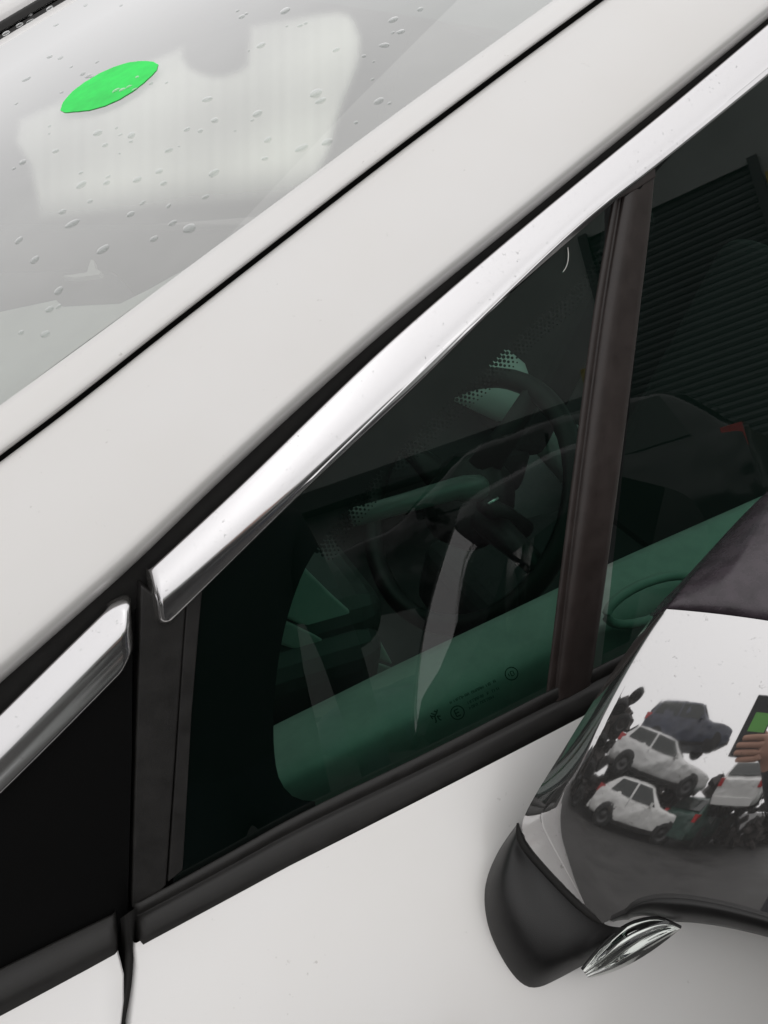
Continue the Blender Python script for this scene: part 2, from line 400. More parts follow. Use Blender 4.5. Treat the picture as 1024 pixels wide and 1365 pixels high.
drops = [(285, 230, 7), (252, 304, 8), (183, 239, 5), (108, 246, 6), (421, 124, 8), (427, 134, 5), (343, 151, 6), (297, 306, 6), (137, 332, 6), (46, 346, 6), (66, 412, 6), (78, 387, 5), (348, 60, 5), (380, 14, 5), (436, 189, 6), (402, 197, 6), (357, 186, 5), (130, 177, 6), (175, 180, 6), (225, 200, 5), (83, 282, 5), (96, 298, 6), (218, 244, 5), (30, 216, 5), (35, 105, 4), (66, 75, 4), (322, 22, 4), (448, 66, 4), (505, 134, 5), (512, 60, 5), (40, 15+5, 3), (276, 132, 5), (286, 160, 5), (267, 174, 4), (249, 172, 4), (205, 318, 5), (230, 297, 5), (142, 243, 5), (174, 285, 5), (140, 193, 4), (74, 201, 4), (353, 211, 4), (524, 26, 5), (534, 42, 4), (560, 12, 4), (25, 320, 5), (120, 268, 4), (60, 445, 5), (28, 443, 4), (274, 262, 4), (212, 228, 4), (190, 270, 3)]
drops += [(110, 98, 4), (118, 101, 4), (172, 116, 4), (183, 103, 3), (155, 121, 5), (163, 120, 4), (8, 44, 4), (26, 33, 4), (40, 28, 3), (66, 11, 4)]
for _ in range(70):
    drops.append((random.uniform(5, 600), random.uniform(5, 480), random.uniform(1.6, 3.2)))
zrot = WN.to_track_quat('Z', 'Y')
for x, y, s in drops:
    if y > 520-.733*x: continue
    p = ws_hit(x, y, .0003)
    r = s*.75*(p-CAM).length/FS
    o = obj('raindrop', dm, None, wind)
    o.matrix_world = Matrix.Translation(p) @ zrot.to_matrix().to_4x4() @ Matrix.Rotation(random.uniform(0, 6.3), 4, 'Z') @ Matrix.Diagonal((r*random.uniform(1, 1.5), r*random.uniform(1.2, 2.2), r*.8, 1))

# ---- door: shoulder surface below the belt moulding
b0 = side(188, 1290, .010); b1 = side(741, 991, .010)
BD = (b1-b0)/(b1.x-b0.x)
SH_A, SH_S = .40, .185
def door_pt(x, s):
    p = b0+BD*(x-b0.x)
    bow = -.010*math.sin(max(0, min(1, (x+.1)/1.2))*math.pi)
    return V((x, p.y+.010-SH_A*(1-math.exp(-s/SH_S))+bow, p.z+.018-s))
def door_f(P):
    p = b0+BD*(P.x-b0.x); s = p.z+.018-P.z
    return P.y-door_pt(P.x, max(s, 0)).y          # <0 outside
def door_hit(px, py, off=0):
    d = ray(px, py); a, b = .35, 1.6
    for _ in range(50):
        t = (a+b)/2
        if door_f(CAM+d*t) < -off: a = t
        else: b = t
    return CAM+d*a
gapL = [door_hit(x, y) for x, y in [(163, 1308), (160, 1335), (154, 1365)]]
gapR = [door_hit(x, y) for x, y in [(180, 1292), (175, 1332), (167, 1365)]]
def edge_x(pts, z):
    pts = sorted(pts, key=lambda p: -p.z)
    if z >= pts[0].z: a, b = pts[0], pts[1]
    elif z <= pts[-1].z: return pts[-1].x
    else:
        for a, b in zip(pts, pts[1:]):
            if b.z <= z <= a.z: break
    t = (z-a.z)/(b.z-a.z); return a.x+(b.x-a.x)*max(-.5, min(1, t))
def at_(p, dd): q = door_hit(p.x, p.y); return q+(q-CAM).normalized()*dd
ss = [.0, .006, .012, .02, .03, .04, .05, .06, .075, .09, .11, .13, .16, .2, .25, .31, .38, .46, .55]
def skin(name, x0f, x1f, nx):
    rows = []
    for s in ss:
        z = door_pt(0, s).z; a, b = x0f(z), x1f(z)
        r = []
        for i in range(nx+1):
            t = i/nx; t = t*t*(3-2*t)*.4+t*.6
            r.append(door_pt(a+(b-a)*t, s))
        r = [r[0]+V((0, .014, -.004)), r[0]+V((0, .001, 0)), r[0]+V((.0015, 0, 0))]+r[1:-1]+[r[-1]+V((-.0015, 0, 0)), r[-1]+V((0, .001, 0)), r[-1]+V((0, .014, -.004))]
        rows.append(r)
    return grid_mesh(name, rows, face=(0, -3, 2))
door = obj('door', skin('door', lambda z: edge_x(gapR, z), lambda z: 1.05, 60), M['paint'], car)
fender = obj('fender', skin('fender', lambda z: -1.25, lambda z: edge_x(gapL, z), 40), M['paint'], car)
# rubber in the shut line
gl_ = px_spline([(164, 1222), (166, 1262), (163, 1300), (161, 1325), (155, 1362), (148, 1420), (140, 1500)], 24); gr_ = px_spline([(178, 1212), (181, 1255), (182, 1293), (177, 1328), (169, 1362), (162, 1420), (154, 1500)], 24)
rows = []
for f, dd in ((-.25, .022), (0, .014), (.15, .004), (.4, .0005), (.62, .001), (.8, .006), (.95, .014), (1.25, .022)):
    rows.append([at_(lerp(a, b, f), dd) for a, b in zip(gl_, gr_)])
obj('door_rubber', grid_mesh('door_rubber', rows, face=CAM), M['rubber'], door)
# dark jamb behind everything on the side
plate('door_jamb', [(120, 800), (182, 745), (300, 640), (275, 800), (262, 1180), (215, 1330), (140, 1420), (120, 1300)], -.020, .004, M['rubber'], door, 0)
rails('door_seal', [([(x-3, y-4) for x, y in GAP], -.013), ([(x+30, y+34) for x, y in GAP], -.013)], 40, M['rubber'], door, (.3, .5))

# ---- chrome strip on the door
def chrome_strip(name, T, B, parent, n=70, hmax=.0125, start=True, end=False, ext=(0, 0), rnd=.006, cr=.006, c0_=0.0, ap0=.60, ap1=.97):
    fl_ = [0, 0, .010, .03, .07, .12, .18, .25, .32, .39, .46, .52, .58, .64, .70, .75, .80, .85, .90, .94, .97, .99, 1, 1]
    def hprof(k, u):
        f = fl_[k]
        if k == 0 or k == len(fl_)-1: return -.8
        if k == 1: return -.02
        if k == len(fl_)-2: return .2
        v_ = min(1, u/.45)**.8; ap = lerp(ap0, ap1, v_); dr = lerp(.26, .03, v_); ex = lerp(1.55, 1.30, v_)
        top = .10*min(1, f/.03)+.74*(1-(1-min(f, ap)/ap)**ex)
        top -= .022*v_*math.exp(-((f-.74)/.07)**2)
        d = max(0, f-ap)/max(.01, 1-ap)
        return top-dr*d**1.5-(.12*max(0, (f-.96)/.04)**2)
    prof = [(f, None) for f in fl_]
    t_s = px_spline(T, n); b_s = px_spline(B, n)
    def corner(f): return cr*(max(0, 1-f/.28)**2*2.4*c0_+max(0, 1-(1-f)/.16)**2)
    rows = []
    L = sum((side(*a.xy)-side(*b.xy)).length for a, b in zip(t_s, t_s[1:]))
    for k_, (f, _) in enumerate(prof):
        r = []
        for i, (a, b) in enumerate(zip(t_s, b_s)):
            p = lerp(a, b, f)
            r.append(side(*p.xy, hprof(k_, i/(n-1))*hmax))
        def close(r, at0):
            seq = r if at0 else r[::-1]
            d = (seq[1]-seq[0]).normalized(); p0 = seq[0]+d*corner(f)
            hh2 = (p0-Q0).dot(SN)
            base = p0-SN*hh2
            add = [base+SN*(-.008)]
            for q in (.0, .25, .5, .75, 1):
                k = math.sqrt(max(0, 1-(1-q)**2)); add.append(base+d*(rnd*q)+SN*(-.003+(hh2+.003)*k))
            seq = add+[p for p in seq if (p-p0).dot(d) > rnd*1.05]
            return seq if at0 else seq[::-1]
        full = r
        if start: full = close(full, True)
        if end: full = close(full, False)
        if ext[0]: full = [full[0]+(full[0]-full[3]).normalized()*ext[0]]+full
        if ext[1]: full = full+[full[-1]+(full[-1]-full[-4]).normalized()*ext[1]]
        rows.append(full)
    m_ = min(len(r) for r in rows)
    rows = [r if len(r) == m_ else ((r[:8]+resample(r[8:], m_-8)) if start else (resample(r[:-8], m_-8)+r[-8:])) for r in rows]
    return obj(name, grid_mesh(name, rows, face=CAM), M['chrome'], parent)
chrome_strip('chrome_trim', CT, CB, door, ext=(0, .55))

# ---- door frame plates, seal beside the quarter glass
plate('window_frame', [(188, 780), (215, 800), (250, 770), (248, 815), (222, 1180), (205, 1200), (176, 1212), (178, 1120), (182, 980)], .0012, .02, M['plastic'], door, .0015)
plate('glass_seal', [(250, 790), (272, 768), (266, 830), (256, 950), (244, 1160), (224, 1177), (232, 1060), (241, 920)], .0017, .02, M['plastic'], door, .001)

# ---- belt moulding
MT = [(178, 1206), (300, 1140), (400, 1083), (560, 1008), (731, 921), (800, 887)]
MG = [(180, 1222), (300, 1158), (400, 1102), (560, 1027), (731, 940), (800, 905)]
MF = [(184, 1256), (300, 1196), (400, 1142), (560, 1064), (741, 966), (800, 935)]
MB = [(189, 1291), (300, 1231), (400, 1174), (528, 1099), (741, 990), (800, 958)]
def off(px, dx, dy): return [(x+dx, y+dy) for x, y in px]
rl = [(MT, -.006), (MT, .0022), (off(MT, .7, 2), .0042), (off(MG, 0, -3), .0050), (off(MG, 0, -.6), .0035), (off(MG, 0, 1), .0035), (off(MG, 0, 3.5), .0066),
      (off(MG, .5, 12), .0095), (off(MF, 0, -6), .0125), (MF, .0130), (off(MF, 0, 7), .0120), (off(MB, 0, -6), .0085), (off(MB, 0, -1), .0072), (MB, .005), (MB, -.010)]
rows = []
for px, h in rl:
    pts = [side(p.x, p.y, h) for p in px_spline(px, 40)]
    d = (pts[4]-pts[0]).normalized()
    pts = [pts[0]+d*.002-SN*(h+.012), pts[0]-SN*max(0, h*.8)] + [pts[0]+d*.0016-SN*max(0, h*.22), pts[0]+d*.0035]+[p for p in pts[1:] if True]
    pts += [pts[-1]+(pts[-1]-pts[-4]).normalized()*.6]
    rows.append(pts)
obj('belt_moulding', grid_mesh('belt_moulding', rows, face=CAM), M['plastic'], door)

# ---- divider post between quarter glass and drop glass
DL = [(816, 268), (800, 360), (787, 440), (766, 610), (746, 770), (729, 916), (726, 940)]
DS = [(828, 262), (812, 355), (799, 440), (777, 610), (757, 770), (741, 912), (738, 935)]
DH = [(846, 252), (829, 352), (816, 440), (795, 610), (774, 770), (757, 905), (754, 930)]
DR = [(873, 232), (868, 290), (850, 440), (829, 610), (808, 770), (790, 897), (786, 925)]
post = rails('divider_post', [(DL, -.012), (DL, .0000), (off(DL, 4, 0), .0016), (off(DS, -2, 0), .0018), (DS, .0008), (off(DS, 2, 0), .0030), (lerp and off(DS, 6, 0), .0050), (DH, .0068), (off(DH, 8, 0), .0066), (off(DR, -6, 0), .0058), (off(DR, -1.5, 0), .0052), (DR, .0040), (DR, -.012)], 30, M['plastic_warm'], door)
plate('post_cap', [(812, 272), (842, 246), (874, 219), (875, 236), (850, 252), (828, 264)], .0072, .012, M['plastic_warm'], door, .001)

# ---- glass of the door
QG = [(258, 780), (392, 640), (549, 496), (692, 354), (806, 262), (806, 330), (786, 480), (735, 905), (735, 930), (560, 1016), (400, 1096), (232, 1182)]
plate('quarter_glass', QG, 0, .0001, M['glass'], door, 0)
bpy.data.objects.remove(col.objects[-1]) if False else None
def sheet(name, px, h, mat, parent, label=None, kind=None):
    top = [side(x, y, h) for x, y in px]; me = bpy.data.meshes.new(name)
    me.from_pydata([tuple(v) for v in top], [], [tuple(range(len(top)))])
    if me.polygons[0].normal.dot(SN) < 0: me.flip_normals()
    me.update(); return obj(name, me, mat, parent, label, kind)
for o in [o for o in col.objects if o.name == 'quarter_glass']: bpy.data.objects.remove(o)
sheet('quarter_glass', QG, 0, M['glass'], door)
sheet('drop_glass', [(795, 940), (812, 800), (850, 440), (868, 236), (940, 160), (1024, 90), (1400, -230), (1500, 560)], -.003, M['glass'], door)
CLEAR = [(800, 330), (772, 378), (735, 408), (695, 440), (660, 481), (600, 533), (543, 587), (490, 645), (452, 689), (425, 728), (406, 757), (388, 805), (376, 850), (367, 910), (364, 970), (366, 1010), (371, 1038), (384, 1058), (400, 1067), (420, 1068)]
CL_S = [(p.x, p.y) for p in px_spline(CLEAR, 60)]
sheet('ceramic_border', [(230, 1183), (258, 780), (392, 640), (549, 496), (692, 354), (806, 262)]+CL_S+[(424, 1100)], -.0012, M['frit'], door)
# printed dots where the border fades out
vs, fs = [], []
dp = [p for p in px_spline([(418, 740), (452, 689), (490, 645), (543, 587), (600, 533), (660, 481), (695, 440), (735, 408), (772, 378), (798, 334)], 400)]
acc = 0; prev = dp[0]; ev = []
for p in dp[1:]:
    acc += (p-prev).length; prev_dir = (p-prev).normalized(); prev = p
    if acc >= 6.2: ev.append((p.copy(), prev_dir)); acc = 0
for k, (p, d) in enumerate(ev):
    nn = V((-d.y, d.x, 0)); nn = nn if nn.x > 0 else -nn
    for row in range(6):
        q = p+nn*(row*4.6+1.0)+d*(3.1 if row % 2 else 0)
        r = (3.0, 2.7, 2.35, 2.0, 1.6, 1.2)[row]
        o = len(vs)
        for a in range(8): vs.append(side(q.x+r*math.cos(a*math.pi/4), q.y+r*math.sin(a*math.pi/4), -.0012))
        fs.append(tuple(range(o, o+8)))
obj('ceramic_dots', mesh('ceramic_dots', vs, fs, False), M['frit'], door, kind='stuff')

# ---- small printed marks on the quarter glass (maker's crest, circled E, lines of small print, round mark)
vs, fs = [], []
ax = (V((690, 905, 0))-V((590, 953, 0))).normalized(); ay = V((ax.y, -ax.x, 0))
def stroke(x0, y0, x1, y1, wd, org):
    a = org+ax*x0+ay*y0; b = org+ax*x1+ay*y1; d = (b-a).normalized(); nn = V((-d.y, d.x, 0))*wd/2
    o = len(vs)
    for p in (a-nn, b-nn, b+nn, a+nn): vs.append(side(p.x, p.y, -.0016))
    fs.append((o, o+1, o+2, o+3))
def ring(org, r, wd, n=24):
    for i in range(n):
        a, b = 2*math.pi*i/n, 2*math.pi*(i+1)/n
        stroke(r*math.cos(a), r*math.sin(a), r*math.cos(b), r*math.sin(b), wd, org)
eo = V((610, 950, 0)); ring(eo, 9, 1.5)
for a in ((-3, -4.5, -3, 4.5), (-3, -4.5, 3, -4.5), (-3, 0, 2.4, 0), (-3, 4.5, 3, 4.5)): stroke(*a, 1.5, eo)
ring(V((682, 898, 0)), 8.5, 1.4)
for a in ((-4, 2, -4, -2), (-1, 3, -1, -3), (3, 3, 3, -3), (-1, 3, 2, 3), (-1, -3, 2, -3)): stroke(*a, 1.2, V((682, 898, 0)))
rnd = random.Random(3)
for org, ln in ((V((600, 937, 0)), 66), (V((624, 937, 0)), 44), (V((626, 944, 0)), 36)):
    x = 0
    while x < ln:
        wd = rnd.uniform(1.5, 3.0)
        if rnd.random() > .14:
            stroke(x, -1.8, x, 1.8, .8, org)
            if rnd.random() > .4: stroke(x, 1.8, x+wd, 1.8, .7, org)
            if rnd.random() > .5: stroke(x+wd, -1.8, x+wd, 1.8, .8, org)
            if rnd.random() > .5: stroke(x, 0, x+wd, 0, .7, org)
        x += wd+1.3
lo = V((582, 955, 0))
for a in ((-3, -6, -2, 1), (2, -6, 1, 0), (-2, 1, 3, 5), (3, 5, 5, 8), (-2, 1, -6, 3), (-1, 3, -5, 7), (1, 0, 5, -2), (3, 5, 0, 8), (-3, -6, -5, -7), (2, -6, 4, -7), (-6, -1, -7, 5)): stroke(*a, 1.8, lo)
obj('glass_marking', mesh('glass_marking', vs, fs, False), M['mark'], door, 'small dark printed safety marks with a circled E')

# ---- fixed triangle pane on the fender, with chrome strip and moulding
sheet('corner_pane', [(-420, 1500), (-420, 1330), (0, 1000), (176, 830), (176, 1000), (170, 1230), (0, 1310)], .000, M['pane_black'], fender)
FT = [(-260, 1193), (-100, 1050), (0, 953), (80, 873), (150, 804), (168, 790), (181, 797)]
FT = [(-260, 1193), (-100, 1050), (0, 952), (80, 873), (176, 780)]
FB = [(-260, 1290), (-100, 1155), (0, 1060), (80, 981), (183, 876)]
chrome_strip('chrome_trim', FT, FB, fender, start=False, end=True, ext=(.1, 0), rnd=.008, cr=.008, c0_=1.0, ap0=.52, ap1=.52)
FM_T = [(-260, 1420), (-100, 1342), (0, 1291), (90, 1247), (155, 1216)]
FM_F = [(-260, 1470), (-100, 1388), (0, 1338), (90, 1292), (160, 1256)]
FM_B = [(-260, 1530), (-100, 1448), (0, 1396), (65, 1361), (161, 1309)]
rl = [(FM_T, -.006), (FM_T, .002), (off(FM_T, 0, 3), .0052), (off(FM_F, 0, -6), .0105), (FM_F, .0112), (off(FM_F, 0, 6), .0108), (off(FM_B, 0, -3), .0068), (FM_B, .0045), (FM_B, -.01)]
rows = []
for px, h in rl:
    pts = [side(p.x, p.y, h) for p in px_spline(px, 30)]
    d = (pts[-1]-pts[-4]).normalized()
    pts = pts[:-1]+[pts[-1]-d*.003, pts[-1]-d*.0012-SN*max(0, h*.25), pts[-1]-SN*max(0, h*.8), pts[-1]-d*.001-SN*(h+.012)]
    rows.append(pts)
obj('fender_moulding', grid_mesh('fender_moulding', rows, face=CAM), M['plastic'], fender)

# ---- bonnet, roof (outside the picture, seen in reflections)
rows = []
for i in range(14):
    x = -.42-.075*i
    r = []
    for j in range(13):
        v = j/12; y = .06+1.5*v
        r.append(V((x, y-.02*i*(.5-v)*-.3, 1.015-.012*i-.0012*i*i+.05*math.sin(v*math.pi)-(.03 if j in (0, 12) else 0))))
    rows.append(r)
obj('bonnet', grid_mesh('bonnet', rows, face=(-.8, .8, 4)), M['paint'], car)
edge_b = [r[0] for r in rows]
obj('fender_top', grid_mesh('fender_top', [[lerp(p, door_pt(p.x, .0), f)+V((0, 0, .012*math.sin(math.pi*f))) for p in edge_b] for f in (.03, .25, .5, .75, 1)], face=(-.8, 0, 4)), M['paint'], fender)
base_ws = [ws(.02, v/12) for v in range(13)]
obj('cowl', grid_mesh('cowl', [[lerp(a, b, f)-V((0, 0, .03*math.sin(math.pi*f))) for a, b in zip(base_ws, rows[0])] for f in (0, .2, .4, .6, .8, .98)], face=(-.8, .8, 4)), M['plastic'], car)
obj('corner_backing', grid_mesh('corner_backing', [[side(x, y, -.03) for x, y in ((-420, 1330), (-200, 1120), (0, 930), (150, 790))], [side(x, y, -.03) for x, y in ((-420, 1600), (-200, 1450), (0, 1340), (165, 1260))]], face=CAM), M['rubber'], fender)
rows = []
for i in range(10):
    s = WL+i*.12; r = []
    for v in range(13): p = ws(WL, v/12, .004); r.append(p+V((i*.13, 0, .03*(1-(1-i/9)**2))))
    rows.append(r)
obj('roof', grid_mesh('roof', rows, face=(1, .8, 5)), M['paint'], car)

# ================================================================== DOOR MIRROR
mirror_d0 = ray(900, 1000); MP0 = CAM+mirror_d0*.53
e_, a_ = rad(10), rad(-28); r0 = V((-math.cos(e_)*math.cos(a_), math.cos(e_)*math.sin(a_), math.sin(e_)))
MN = (r0-mirror_d0).normalized(); MU = V((0, 0, 1)).cross(MN).normalized(); MV = MN.cross(MU)
K1, K12, K2 = 4.2, -.5, 1.6
def cap_t(px, py):
    d = ray(px, py); t = .53
    for _ in range(40):
        q = CAM+d*t-MP0; a, b, c = q.dot(MU), q.dot(MV), q.dot(MN)
        F = c+.5*(K1*a*a+2*K12*a*b+K2*b*b)
        da, db, dc = d.dot(MU), d.dot(MV), d.dot(MN)
        dF = dc+K1*a*da+K12*(a*db+b*da)+K2*b*db
        t -= max(-.03, min(.03, F/dF))
    return t
def at(px, py, t): return CAM+ray(px, py)*t
# rows from the top seam to the bottom edge: left outline, crease, middle, right
MR = [((870, 822), (889, 812), (985, 822), (1190, 862)),
      ((838, 864), (864, 846), (975, 870), (1190, 930)),
      ((790, 936), (812, 938), (950, 950), (1190, 1000)),
      ((746, 1008), (779, 1012), (930, 1025), (1190, 1065)),
      ((713, 1060), (757, 1072), (915, 1085), (1190, 1120)),
      ((694, 1097), (757, 1100), (905, 1115), (1190, 1150)),
      ((698, 1122), (772, 1124), (900, 1140), (1190, 1185)),
      ((733, 1163), (790, 1158), (895, 1160), (1190, 1215)),
      ((772, 1202), (812, 1196), (893, 1180), (1190, 1250)),
      ((804, 1231), (834, 1216), (890, 1197), (1190, 1283))]
nr = 60; colsp = [px_spline([r[k] for r in MR], nr) for k in range(4)]
DEEP = resample([V((i, d, 0)) for i, d in enumerate((.024, .026, .026, .025, .019, .0065, .0045, .0040, .003, .002))], nr)
capP = []
for i in range(nr):
    L, K, Md, R = (c[i] for c in colsp)
    tk = cap_t(K.x, K.y); dp_ = DEEP[i].y
    row = [at(L.x+1.5, L.y+1, tk+dp_+.03)]
    nb = 14
    for j in range(nb-1):
        u = j/(nb-1); p = lerp(L, K, u)
        # bevel: falls away behind the extension of the face, rounded at the outline
        ex = dp_*((1-u)**1.5)
        row.append(at(p.x, p.y, cap_t(p.x, p.y)+ex))
    mid = px_spline([(K.x, K.y), (Md.x, Md.y), (R.x, R.y)], 61) if False else None
    for j in range(51):
        u = j/50
        # quadratic through K, Md, R
        um = .32
        l0 = (u-um)*(u-1)/((0-um)*(0-1)); l1 = (u-0)*(u-1)/((um)*(um-1)); l2 = u*(u-um)/(1*(1-um))
        x = K.x*l0+Md.x*l1+R.x*l2; y = K.y*l0+Md.y*l1+R.y*l2
        row.append(at(x, y, cap_t(x, y)))
    capP.append(row)
# outer end and back edge of the housing turn away behind the cap
endv = [(capP[i][-1]-CAM).normalized() for i in range(nr)]
for i in range(nr):
    e = capP[i][-1]; d = (capP[i][-1]-capP[i][-4]).normalized()
    capP[i] += [e+d*.012+endv[i]*.010, e+d*.018+endv[i]*.03, e+d*.016+endv[i]*.06, e+endv[i]*.09]
# upper shell (root mesh of the mirror)
n = len(capP[0])
TOPL = [(870, 822), (890, 806), (905, 784), (938, 746), (978, 701), (1024, 656), (1100, 590), (1200, 520)]
seam = capP[0]
n1 = n//3; sil = px_spline([(866, 820), (884, 800), (908, 776), (940, 741), (980, 697), (1024, 653), (1046, 636)], n1+1)[:-1]+px_spline([(1046, 636), (1090, 630), (1150, 660), (1215, 715)], n-n1)
rows = []
t_s = [(p-CAM).length for p in seam]
for f, g in ((0, .0012), (0.03, -.0015), (.12, .0), (.3, .012), (.5, .032), (.7, .054), (.86, .074), (.95, .090), (1, .105)):
    r = []
    for j in range(n):
        d0 = (seam[j]-CAM).normalized()
        ps = V((PW/2+FS*d0.dot(CR)/d0.dot(CF), PH/2-FS*d0.dot(CU)/d0.dot(CF), 0))
        q = lerp(ps, sil[j], f); k = min(1, .25+j/18)
        r.append(at(q.x, q.y, t_s[j]+g*k))
    rows.append(r)
shell_rows = rows
mirror = obj('door_mirror', grid_mesh('door_mirror', rows, face=CAM), M['shell'], car, 'door mirror with chrome front cap and dark plastic top shell')
obj('cap_flank', grid_mesh('cap_flank', [r[:2] for r in capP], face=(.2, .3, 1.1)), M['shell'], mirror)
obj('chrome_cap', grid_mesh('chrome_cap', [r[1:] for r in capP], face=CAM), M['mirror_chrome'], mirror, 'chrome mirror cap reflecting stacked scrap cars')
# black lip under the chrome
bot = capP[-1][5:]; rows = []
nb = len(bot)
for f, g in ((0, .001), (.05, -.003), (.3, -.002), (.65, .006), (.9, .020), (1.0, .04), (.9, .07), (.5, .10)):
    r = []
    for j in range(nb):
        d0 = (bot[j]-CAM).normalized(); u = j/(nb-1)
        ps = V((PW/2+FS*d0.dot(CR)/d0.dot(CF), PH/2-FS*d0.dot(CU)/d0.dot(CF), 0))
        dy = 2.5+29.5*min(1, u*2.4)**1.3 if u < .42 else 32-8*min(1, (u-.42)/.5)
        r.append(at(ps.x+4*f, ps.y+dy*f, (bot[j]-CAM).length+g))
    rows.append(r)
lip_rows = rows
obj('under_lip', grid_mesh('under_lip', rows, face=CAM), M['foot'], mirror)
# glass side of the mirror, facing the rear
a, b = shell_rows[-1], lip_rows[-1]
a2 = resample(a[5:], 20); b2 = resample(b, 20)
obj('mirror_glass', grid_mesh('mirror_glass', [[lerp(x, y, k/6) for x, y in zip(a2, b2)] for k in range(7)], face=(3, -.1, 1.2)), M['pane_black'], mirror)

# ---- foot
FD = [(691, 1096), (668, 1126), (650, 1160), (642, 1195), (648, 1240), (668, 1283), (690, 1313), (712, 1322), (748, 1304), (778, 1287)]
FE = [(693, 1099), (697, 1121), (712, 1141), (733, 1163), (752, 1183), (772, 1203), (792, 1220), (806, 1233), (822, 1236), (836, 1236)]
nf = 50; fd = px_spline(FD, nf); fe = px_spline(FE, nf)
edge = [capP[i][1] for i in range(nr)]
def t_edge(y):
    best = min(edge, key=lambda p: abs(PH/2-FS*(p-CAM).dot(CU)/(p-CAM).dot(CF)-y)); return (best-CAM).length
rows = []
tD = [(door_hit(p.x, p.y)-CAM).length for p in fd]; tE = [t_edge(max(1100, p.y)) for p in fe]
for q in range(22):
    f = q/21; r = []
    for i in range(nf):
        p = lerp(fd[i], fe[i], f)
        bul = .030*math.sin(math.pi*min(1, f*1.05))*math.sin(math.pi*min(1, (i+8)/(nf+12)))
        g = f**.75
        r.append(at(p.x, p.y, tD[i]+(tE[i]+.006-tD[i])*g-bul*(1-f)*1.0+.004*(1-f)))
    rows.append(r)
foot_front = rows
# behind the foot
back = [[at(p.x, p.y, tD[i]+.02) for i, p in enumerate(fd)]]
obj('mounting_foot', grid_mesh('mounting_foot', back+rows, face=CAM), M['foot'], mirror)
gp = [at(p.x, p.y, t_edge(max(1100, p.y))+.0015) for p in px_spline([(690, 1097), (693, 1121), (710, 1143), (731, 1166), (750, 1186), (770, 1206), (790, 1222), (806, 1233)], 40)]
obj('rubber_gasket', tube_mesh('rubber_gasket', gp, [.0026*min(1, .25+i/5, .25+(39-i)/5) for i in range(40)], 10), M['rubber'], mirror)

# ---- clear lamp lens under the arm
LO = [(776, 1292), (800, 1262), (826, 1238), (850, 1226), (880, 1222), (908, 1236)]
LI = [(784, 1304), (815, 1297), (845, 1283), (872, 1266), (893, 1250), (908, 1238)]
la = px_spline(LO, 26); lb = px_spline(LI, 26)
tl0 = .615
def lens_rows(dt, k):
    rows = []
    for q in range(13):
        f = q/12; r = []
        for i in range(26):
            p = lerp(la[i], lb[i], f); u = i/25
            r.append(at(p.x, p.y, tl0-.02*u-k*math.sin(math.pi*f)*math.sin(math.pi*min(1, u*.9+.08))+dt+.012*f))
        rows.append(r)
    return rows
M['reflector'] = pmat('lamp_reflector', (.85, .85, .84), .06, 1)
M['lens'] = glassmat('lens_plastic', (.90, .92, .90), two=1.6)
lens = obj('lamp_lens', grid_mesh('lamp_lens', lens_rows(0, .010), face=CAM), M['lens'], mirror)
rr = lens_rows(.006, .006)
for q in range(13):
    rr[q] = [p+(p-CAM).normalized()*(.005*abs(math.sin(q*.60+i*.05))+.0006*math.sin(i*.5)) for i, p in enumerate(rr[q])]
obj('lamp_reflector', grid_mesh('lamp_reflector', rr, smooth=True, face=CAM), M['reflector'], mirror)
obj('lens_rim', tube_mesh('lens_rim', [at(p.x, p.y, tl0-.02*i/25+.001) for i, p in enumerate(la)], .0010, 8), M['foot'], mirror)

# ================================================================== INTERIOR
def inside(px, py, y):                                # point on the sight line at depth y inside the car
    d = ray(px, py); t = (y-CAM.y)/d.y; return CAM+d*t
# door card: pale top pad rising from the glass towards the cabin
CTOP = [(330, 985), (365, 967), (450, 925), (520, 890), (630, 838), (735, 788), (810, 752), (900, 712), (1000, 668), (1200, 580)]
CMID = off(CTOP, 12, 70); CLOW = off(MT, 0, 2)+[(1200, 690)]
rows = []
for px, h in ((off(CTOP, 10, 60), -.34), (off(CTOP, 2, 6), -.165), (CTOP, -.158), (off(CTOP, 1, 8), -.148), (off(CTOP, 6, 50), -.108), (off(CTOP, 9, 72), -.094), (off(CTOP, 11, 86), -.092), (off(CTOP, 14, 110), -.100), (off(CTOP, 20, 190), -.14)):
    rows.append([side(p.x, p.y, h) for p in px_spline(px, 40)])
obj('door_card', grid_mesh('door_card', rows, face=(.4, -1, 2.5)), M['card'], door)
# door pull bowl seen through the drop glass
c0 = side(868, 800, -.09)
ringpts = []
for k in range(25):
    a = 2*math.pi*k/24; ringpts.append(side(868+58*math.cos(a)+10*math.sin(a), 800-24*math.cos(a)+22*math.sin(a), -.078))
obj('door_pull', tube_mesh('door_pull', ringpts, .005, 8, False), M['card'], door)

dash = obj('dashboard', box_mesh('dashboard', [((-.02, .85, .93), (.75, 1.20, .10)), ((.22, .85, .80), (.25, 1.25, .30))]), M['dash_dark'], car)
b = dash.modifiers.new('b', 'BEVEL'); b.width = .04; b.segments = 4
